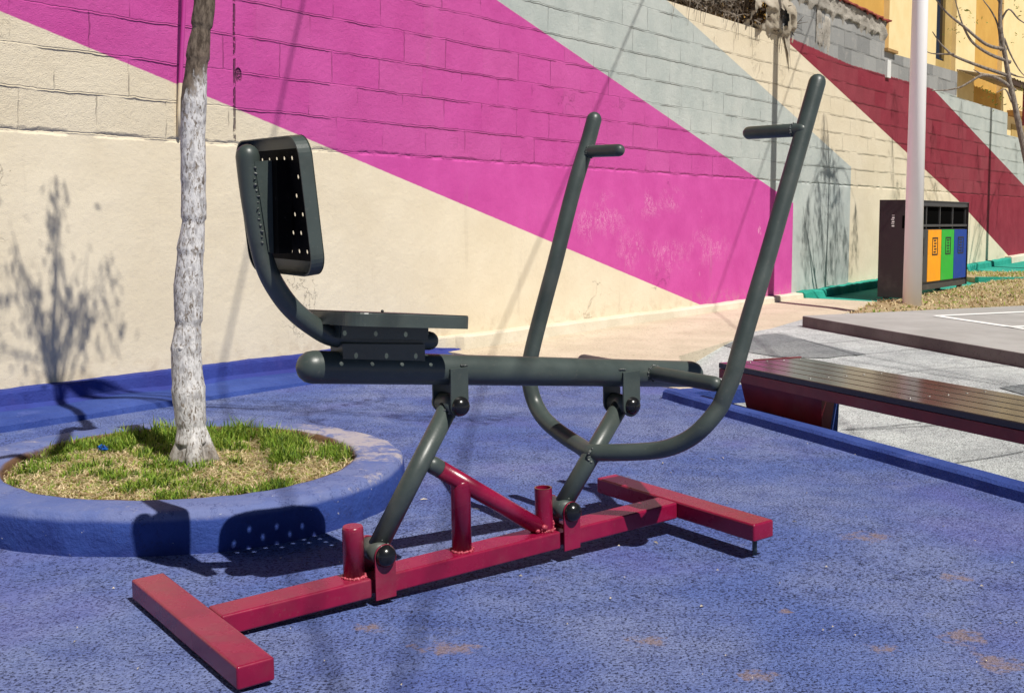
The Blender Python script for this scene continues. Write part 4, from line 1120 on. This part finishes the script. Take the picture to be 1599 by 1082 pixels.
# white lettering reading upwards on the dark side panel
mk = MB(); zc = bh*.86
for q, (y_, hh) in enumerate([(0, .012), (.0, .02), (.004, .014), (0, .018), (.003, .012), (0, .02)]):
    mk.box((-.015, .205+y_, zc-.022*q-hh), (-.0122, .232+y_*2, zc-.022*q-.004))
mk.build('side_marking', M_line, sidep)
MB().box((-.0145, .02, bh*.72), (-.0125, .12, bh*.85)).build('recess_plate', M_hole, sidep)

# teal planter wall piece at right with grass behind
pz = .16
a_, b_ = at(1527, 437, 15.0), at(1610, 442, 15.0)
tk = MB().box((0, 0, -.06), (1.6, .12, .10)).build('planter_edge', M_teal); tk.location = at(1528, 445, 14.6)
tag(tk, 'dark teal low concrete edging at the right, past the bins', 'kerb')
# dry and green grass on the bank
sp = []
for i in range(15000):
    u = random.uniform(3.1, 13); n = random.uniform(soil_n(u)+.02, 3.0); p = wall_pt(u, 0, n)
    # keep it off the court
    r_ = (Vector((p.x, p.y, 0))-Vector((bk1.x, bk1.y, 0))); e = Vector(((bk2-bk1).x, (bk2-bk1).y, 0)).normalized(); nn = Vector((-e.y, e.x, 0))
    if r_.dot(nn) < .0: continue
    zz = bank_top(u, n); k = mnoise.noise(Vector((p.x*2.2, p.y*2.2, 0)))+mnoise.noise(Vector((p.x*6, p.y*6, 3)))*.5
    mi = random.choices([3, 4, 0, 1], [6, 2.5, .8+2.6*max(0, k+.1), .6+1.5*max(0, k)])[0]
    sp.append((p.x, p.y, zz-.01, random.uniform(.025, .075), random.uniform(.6, 1.8), random.random()*6.283, mi, random.uniform(.004, .009)))
blades('bank_grass', sp, GM, 'dry straw and green grass on the bank around the foot of the white post')
sp = []
tkl = tk.location
for i in range(2500):
    p = Vector((tkl.x+random.uniform(.25, 2.2), tkl.y+random.uniform(.14, 1.6), tkl.z+.08)); mi = random.choices([3, 4, 0, 1], [5, 2, 2, 2])[0]
    sp.append((p.x, p.y, p.z, random.uniform(.03, .08), random.uniform(.5, 1.6), random.random()*6.283, mi, random.uniform(.004, .009)))
blades('edging_grass', sp, GM, 'tufts of dry grass behind the dark teal edging at the right')
eg = MB().box((tkl.x+.0, tkl.y+.121, tkl.z-.1), (tkl.x+2.4, tkl.y+1.7, tkl.z+.085)).build('bank_bed', M_bank); tag(eg, kind='structure')

# ================================================================ YELLOW BUILDING behind the wall
BO = 3.2                                    # metres behind the wall
def Bp(px, py): 
    P = onplane(px, py, w0-wn*BO, wn); q = P-w0; return q.dot(wd), P.z
bu = empty('yellow_building', wall_pt(10, 0, -BO), mat=wallM @ Matrix.Translation((0, BO, 0)))
tag(bu, 'yellow rendered building with ochre bands and a tall dark window behind the wall', 'building')
M_yel = concrete('pale_yellow_render', (.78, .62, .32), (.84, .68, .38), (.6, .45, .2), 20, .15, (.6, .45, .2), .15, .1)
M_och = concrete('ochre_render', (.56, .32, .075), (.62, .37, .09), (.4, .2, .03), 20, .15, (.5, .25, .04), .15, .1)
M_olive = concrete('olive_render', (.42, .29, .10), (.48, .34, .13), (.3, .2, .08), 20, .15)
ux = lambda px: Bp(px, 60)[0]
HB = 8.0
segsb = [(-2, ux(1388), 'o'), (ux(1388), ux(1462), 'y'), (ux(1462), ux(1493), 'w'), (ux(1493), ux(1523), 'y'), (ux(1523), ux(1566), 'o'), (ux(1566), 34, 'y')]
wy_, wo_ = MB(), MB()
for a, b, k_ in segsb:
    if k_ == 'y': wy_.box((a, 0, 0), (b, 3, HB))
    elif k_ == 'o': wo_.box((a+.001, .12, 0), (b-.001, 3, HB))
    else:
        zb_ = Bp(1470, 92)[1]; zt_ = zb_+3.2; wo2 = MB(); um = ux(1482)
        wo2.box((a+.001, .10, 0), (b-.001, 3, zb_)); wo2.box((um, .10, zb_), (b-.001, 3, HB)); wo2.box((a+.001, .10, zt_), (um, 3, HB))
        wn_ = wo2.build('recess_wall', M_olive, bu)
        win = MB(); win.box((a+.03, .16, zb_+.002), (um-.002, .2, zt_-.002)); wi = win.build('window', Mat('dark_glass', .12).color((.012, .012, .014)).m, bu)
        MB().box((a+.001, .12, zb_+.002), (a+.03, .2, zt_-.002)).box((a+.03, .12, zb_+.002), (um-.002, .159, zb_+.05)).build('window_frame', M_cap, wi)
wy_.build('wall', M_yel, bu); wo_.build('ochre_band', M_och, bu)
# brown sill beam at far right
zz = Bp(1590, 180); MB().box((ux(1576), -.25, zz[1]-.1), (33, -.001, zz[1]+.04)).build('beam', concrete('brown_beam', (.28, .14, .04), (.34, .18, .06), (.1, .05, .02)), bu)
zz = Bp(1590, 208); MB().box((ux(1583), -.02, zz[1]-.2), (ux(1583)+.9, -.001, zz[1]+.2)).build('window', M_olive, bu)
# corrugated awning in front of it
aw = MB(); (ua, za), (ub, zb) = Bp(1493, 141), Bp(1566, 152)
na = 60
for i in range(na+1):
    u = ua+(ub-ua)*i/na
    for j, (y_, z_) in enumerate(((-1.3, zb-.0), (-.002, zb+.30))):
        aw.v.append((u, y_, z_+.018*math.sin(i*1.7)-(.04*i/na)))
for i in range(na): aw.f.append((i*2, i*2+1, i*2+3, i*2+2)); aw.mi.append(0); aw.sm.append(True)
an = aw.build('awning', concrete('awning_sheet', (.30, .26, .20), (.42, .36, .28), (.1, .08, .06)), bu)
MB().box((ua, -1.28, zb-.14), (ub-.1, -1.2, zb-.03)).build('awning_beam', concrete('dark_beam', (.05, .03, .02), (.07, .04, .03), (.02, .01, .01)), an)
for px in (1520, 1543): MB().box((ux(px), -1.24, zb-1.0), (ux(px)+.05, -1.19, zb-.141)).build('awning_post', M_dred, an)

# ================================================================ BRUSH AND RAG on the wall top
random.seed(11)
br = MB(); zt0 = prof[0][1]
for i in range(900):
    px = random.uniform(1060, 1245); u, _ = Wp(px, 10); hmax = .16+.7*max(0, min(1, (px-1060)/120))
    a = Vector((u, random.uniform(.02, .5), zt0-.03+random.uniform(0, .2))); ang = random.random()*6.28; e = random.uniform(.08, .4)
    b = a+Vector((math.cos(ang)*e, random.uniform(-.12, .12), abs(math.sin(ang))*e*hmax*1.6))
    if b.y < -.06: b.y = -.06
    br.tube([a, (a+b)/2+Vector((random.uniform(-.06, .06), 0, random.uniform(-.03, .07))), b], [.005, .004, .002], 4, 'flat', mi=random.choice([0, 0, 1]))
for i in range(3600):
    px = random.uniform(1060, 1240); u, _ = Wp(px, 10); hm = .10+.6*max(0, min(1, (px-1060)/130)); p = Vector((u, random.uniform(-.03, .45), zt0+random.random()**1.3*hm))
    leaf(br, p, random.uniform(.03, .08), random.uniform(.006, .016), random.random()*6.28, random.uniform(-.4, .9), random.choice([0, 1, 1, 2]))
for i in range(26):                          # runners hanging over the face
    u = random.uniform(Wp(1045, 0)[0], u1+.1); z = zt0; br.tube([(u, .02, z+.02), (u+.02, -.035, z-.02), (u+random.uniform(-.05, .05), -.02, z-random.uniform(.05, .28))], [.004, .003, .0015], 4, 'flat', mi=1)
Mb1 = leafm('dry_vine_brown', (.09, .065, .045), .1); Mb2 = leafm('dry_vine_grey', (.25, .21, .17), .15); Mb3 = leafm('dark_vine', (.04, .032, .025), .1)
o = br.build('dry_brush', [Mb1, Mb2, Mb3], weld=True); o.matrix_world = wallM
tag(o, 'tangle of dry brown vines heaped on top of the block wall', 'plant')
# a dead mass of old growth inside the tangle
rg = MB(); nu, nv = 46, 40; ra, rb_ = Wp(1163, 30)[0], Wp(1238, 40)[0]
for i in range(nu):
    for j in range(nv):
        s, t = i/(nu-1), j/(nv-1); u = ra+(rb_-ra)*s
        lip = zt0+.02+.09*math.sin(s*3.1)+.05*mnoise.noise(Vector((s*6, 1, 0)))
        low = zt0-.06-.05*s+.04*mnoise.noise(Vector((s*9, 0, 0)))-(.0 if s < .8 else .0)
        ring = math.pi*(t*1.0-.08)
        y_ = .16-.27*math.sin(ring)*(1-.25*s); z_ = zt0+.20+.26*math.cos(ring)*(1.1 if t < .5 else 1.1)-.02
        f_ = mnoise.noise(Vector((s*7, t*9, 2)))*.05+mnoise.noise(Vector((s*21, t*16, 2)))*.022
        rg.v.append((u+f_*.8, y_+f_, z_-.05+f_*1.2+.14*(s-.5)*math.cos(ring)))
for i in range(nu-1):
    for j in range(nv-1):
        s = i/nu; t = j/nv
        if mnoise.noise(Vector((s*4.3, t*4.3, 9))) > .22: continue
        rg.f.append((i*nv+j, (i+1)*nv+j, (i+1)*nv+j+1, i*nv+j+1)); rg.mi.append(0); rg.sm.append(True)
rg.add([(rb_-.28, -.02, zt0-.02), (rb_-.12, -.025, zt0-.02), (rb_-.10, -.02, zt0-.22), (rb_-.07, -.02, zt0-.42), (rb_-.13, -.03, zt0-.28), (rb_-.20, -.02, zt0-.16)], [(0, 1, 2, 5), (5, 2, 4), (2, 3, 4)])
o = rg.build('rag', concrete('old_sacking', (.30, .26, .20), (.48, .43, .35), (.16, .12, .09), 14, 1.0, (.2, .16, .12), .6, .5), weld=True); o.matrix_world = wallM
tag(o, 'ragged old grey-brown sack draped over the top of the wall', 'rag')

# ================================================================ RIGHT TREE
random.seed(5)
RY = 11.4
def A(px, py, dy=0): return at(px, py, RY+dy)
trk = [(1650, 520), (1634, 400), (1612, 290), (1597, 225), (1588, 180), (1577, 130), (1569, 85), (1562, 40), (1563, -10), (1570, -90), (1575, -200)]
tbase = A(1650, 520); tbase.z = .2
rt = empty('sparse_tree', tbase); tm = MB(); tw = MB(); lv = MB()
P = smooth_path([A(*q) for q in trk], 4); n = len(P)
tm.tube(P, [.038-.025*(i/(n-1)) for i in range(n)], 12, 'flat', jit=.12)
branches = [[(1571, 78), (1540, 70), (1505, 42), (1480, 22), (1462, 0), (1455, -20)], [(1578, 98), (1545, 85), (1520, 68), (1508, 50), (1500, 30), (1490, -5)],
 [(1572, 118), (1530, 104), (1490, 88), (1478, 78), (1468, 68), (1456, 50)], [(1490, 85), (1475, 85), (1455, 84), (1443, 79)],
 [(1585, 142), (1560, 124), (1535, 118), (1515, 128), (1498, 137), (1478, 141), (1455, 142)], [(1535, 119), (1527, 113), (1520, 109)],
 [(1563, 80), (1558, 40), (1546, 15), (1535, 0), (1528, -20)], [(1562, 35), (1575, 15), (1590, 30), (1605, 40), (1625, 55)], [(1568, 60), (1578, 85), (1592, 110), (1606, 125)],
 [(1577, 115), (1590, 120), (1604, 122)], [(1562, 5), (1550, -10), (1530, -15)], [(1580, 160), (1570, 140), (1556, 145)], [(1560, 45), (1564, 20), (1556, -5)]]
for k_, b_ in enumerate(branches):
    dy = ((k_*37) % 7-3)*.05; q = smooth_path([A(x, y, dy*i/len(b_)) for i, (x, y) in enumerate(b_)], 4)
    tw.tube(q, [max(.003, .019*(1-.8*i/len(q))*(1 if k_ in (0, 1, 2, 4) else .6)) for i in range(len(q))], 7, 'flat')
for (px, py, n_, s_) in [(1510, 25, 26, .07), (1495, 45, 14, .05), (1545, 140, 14, .06), (1590, 10, 30, .09), (1598, 60, 18, .07), (1590, 140, 16, .06), (1596, 165, 10, .05), (1540, 145, 10, .05), (1560, 155, 14, .05)]:
    for _ in range(n_):
        p = A(px, py)+Vector((random.gauss(0, s_), random.gauss(0, s_*1.5), random.gauss(0, s_*.8))); leaf(lv, p, random.uniform(.02, .05), random.uniform(.004, .008), random.random()*6.28, random.uniform(0, .7), random.choice([0, 1]))
hub = P[-1]
# crown above the frame: long drooping shoots whose shade streaks the wall
def shade(px, py, s_, th, n_tw=5, nl=22, drop=.35):
    u, z = Wp(px, py); Q = back_to(wall_pt(u, z), th)
    tw.tube(smooth_path([hub, hub+(Q-hub)*.5+Vector((0, 0, .45)), Q+Vector((0, 0, .4))], 5), [.012-.001*i for i in range(11)], 5, 'flat')
    for _ in range(n_tw):
        twig_run(lv, tw, Q+Vector((0, 0, .4)), Q+Vector((random.gauss(0, s_), random.gauss(0, s_), -random.uniform(.1, drop))), nl, s_*.45, .005, droop=.95, ln=.075, wf=.11)
for (px, py, s_) in [(1285, 235, .09), (1290, 275, .12), (1300, 310, .14), (1275, 330, .10), (1310, 350, .16), (1280, 380, .12), (1305, 395, .14), (1255, 400, .08), (1335, 370, .10), (1262, 360, .08), (1295, 430, .14), (1318, 410, .1)]:
    shade(px, py, s_, random.uniform(2.3, 2.9))
for b_, nm, mt in ((tm, 'trunk', M_bark2), (tw, 'branches', M_bark2), (lv, 'crown', [leafm('leaf_green', (.26, .30, .06), .4), leafm('leaf_green_dark', (.15, .19, .035), .4)])):
    o = b_.build(nm, mt, rt, weld=True); rel(o, tbase)
tag(rt, 'thin sparse tree with bare leaning branches at the upper right edge', 'tree', 'sparse trees on the right')
# a second tree further right that shades the crimson stripe
P0 = back_to(wall_pt(Wp(1500, 300)[0], .3), 2.6); P0 = Vector((P0.x+.5, P0.y-.2, .25))
r2 = empty('sparse_tree', P0); tm = MB(); tw = MB(); lv = MB(); P = smooth_path([P0, P0+Vector((.05, 0, 1.2)), P0+Vector((0, .1, 2.6)), P0+Vector((.1, 0, 4.2))], 5); tm.tube(P, [.06-.002*i for i in range(len(P))], 12, 'flat', jit=.12); hub = P[-1]
for (px, py, s_) in [(1395, 190, .12), (1392, 260, .14), (1400, 330, .12), (1455, 240, .14), (1460, 330, .16), (1525, 270, .16), (1535, 340, .18), (1560, 320, .14), (1530, 380, .2), (1585, 260, .16), (1500, 200, .1)]:
    shade(px, py, s_, random.uniform(2.3, 3.0), 4, 14)
for b_, nm, mt in ((tm, 'trunk', M_bark2), (tw, 'branches', M_bark2), (lv, 'crown', [LM[0], LM[1]])):
    o = b_.build(nm, mt, r2, weld=True); rel(o, P0)
tag(r2, 'second sparse tree out of view to the right, streaking the crimson wall with shade', 'tree', 'sparse trees on the right')

# ================================================================ OVERHEAD CABLES (above the frame; their shade crosses wall and floor)
M_cable = Mat('black_cable', .6).color((.01, .01, .01)).m
for k_, (a, b, r_, lab) in enumerate([((472, 10), (432, 190), .013, 'overhead cable nearest the left, above the picture'), ((1000, 10), (930, 172), .013, 'overhead cable above the middle of the picture'), ((1262, 49), (1195, 243), .011, 'overhead cable furthest right, above the picture')]):
    (ua, za), (ub, zb) = Wp(*a), Wp(*b); k = (ub-ua)/(zb-za)
    def on(z): return Vector((*wall_pt(ua+k*(z-za), z).xy, z))
    Ph = back_to(on(5.2), .35); Pl = back_to(on(0.4), 3.6); d_ = (Pl-Ph)
    r_ *= .62; c_ = MB(); c_.tube([Ph-d_*.9, Ph, Ph+d_*.5, Pl, Ph+d_*2.2], r_, 8, 'flat'); o = c_.build('overhead_cable', M_cable); tag(o, lab, 'cable', 'overhead cables')

# ================================================================ LITTER on the floor
random.seed(21)
lt = MB()
lit = [(1120, 718, .05), (1035, 724, .03), (655, 780, .03), (985, 745, .02), (1130, 716, .035), (1290, 690, .02), (1020, 845, .03), (440, 870, .012), (750, 795, .03), (1260, 770, .015), (1245, 815, .02)]
for _ in range(70): lit.append((random.uniform(20, 1590), random.uniform(690, 1070), random.uniform(.003, .012)))
for px, py, l_ in lit:
    p = G(px, py, .004); a = random.random()*6.28; d_ = Vector((math.cos(a), math.sin(a), 0))*l_; s = Vector((-d_.y, d_.x, 0)).normalized()*min(.003, l_*.35); q = p+d_*.5
    if (p-pc).xy.length < RO+.03 or (Vector((p.x, p.y, 0))-Vector((ko.x, ko.y, 0))).dot(kn) > -.02: continue
    up = Vector((0, 0, .004)); lt.add([p, q+s+up, p+d_, q-s+up*.4], [(0, 1, 2, 3)])
o = lt.build('leaf_litter', leafm('pale_litter', (.60, .52, .38), .2)); tag(o, 'scattered pale straw and leaf bits on the blue rubber floor', 'litter', kind='stuff')
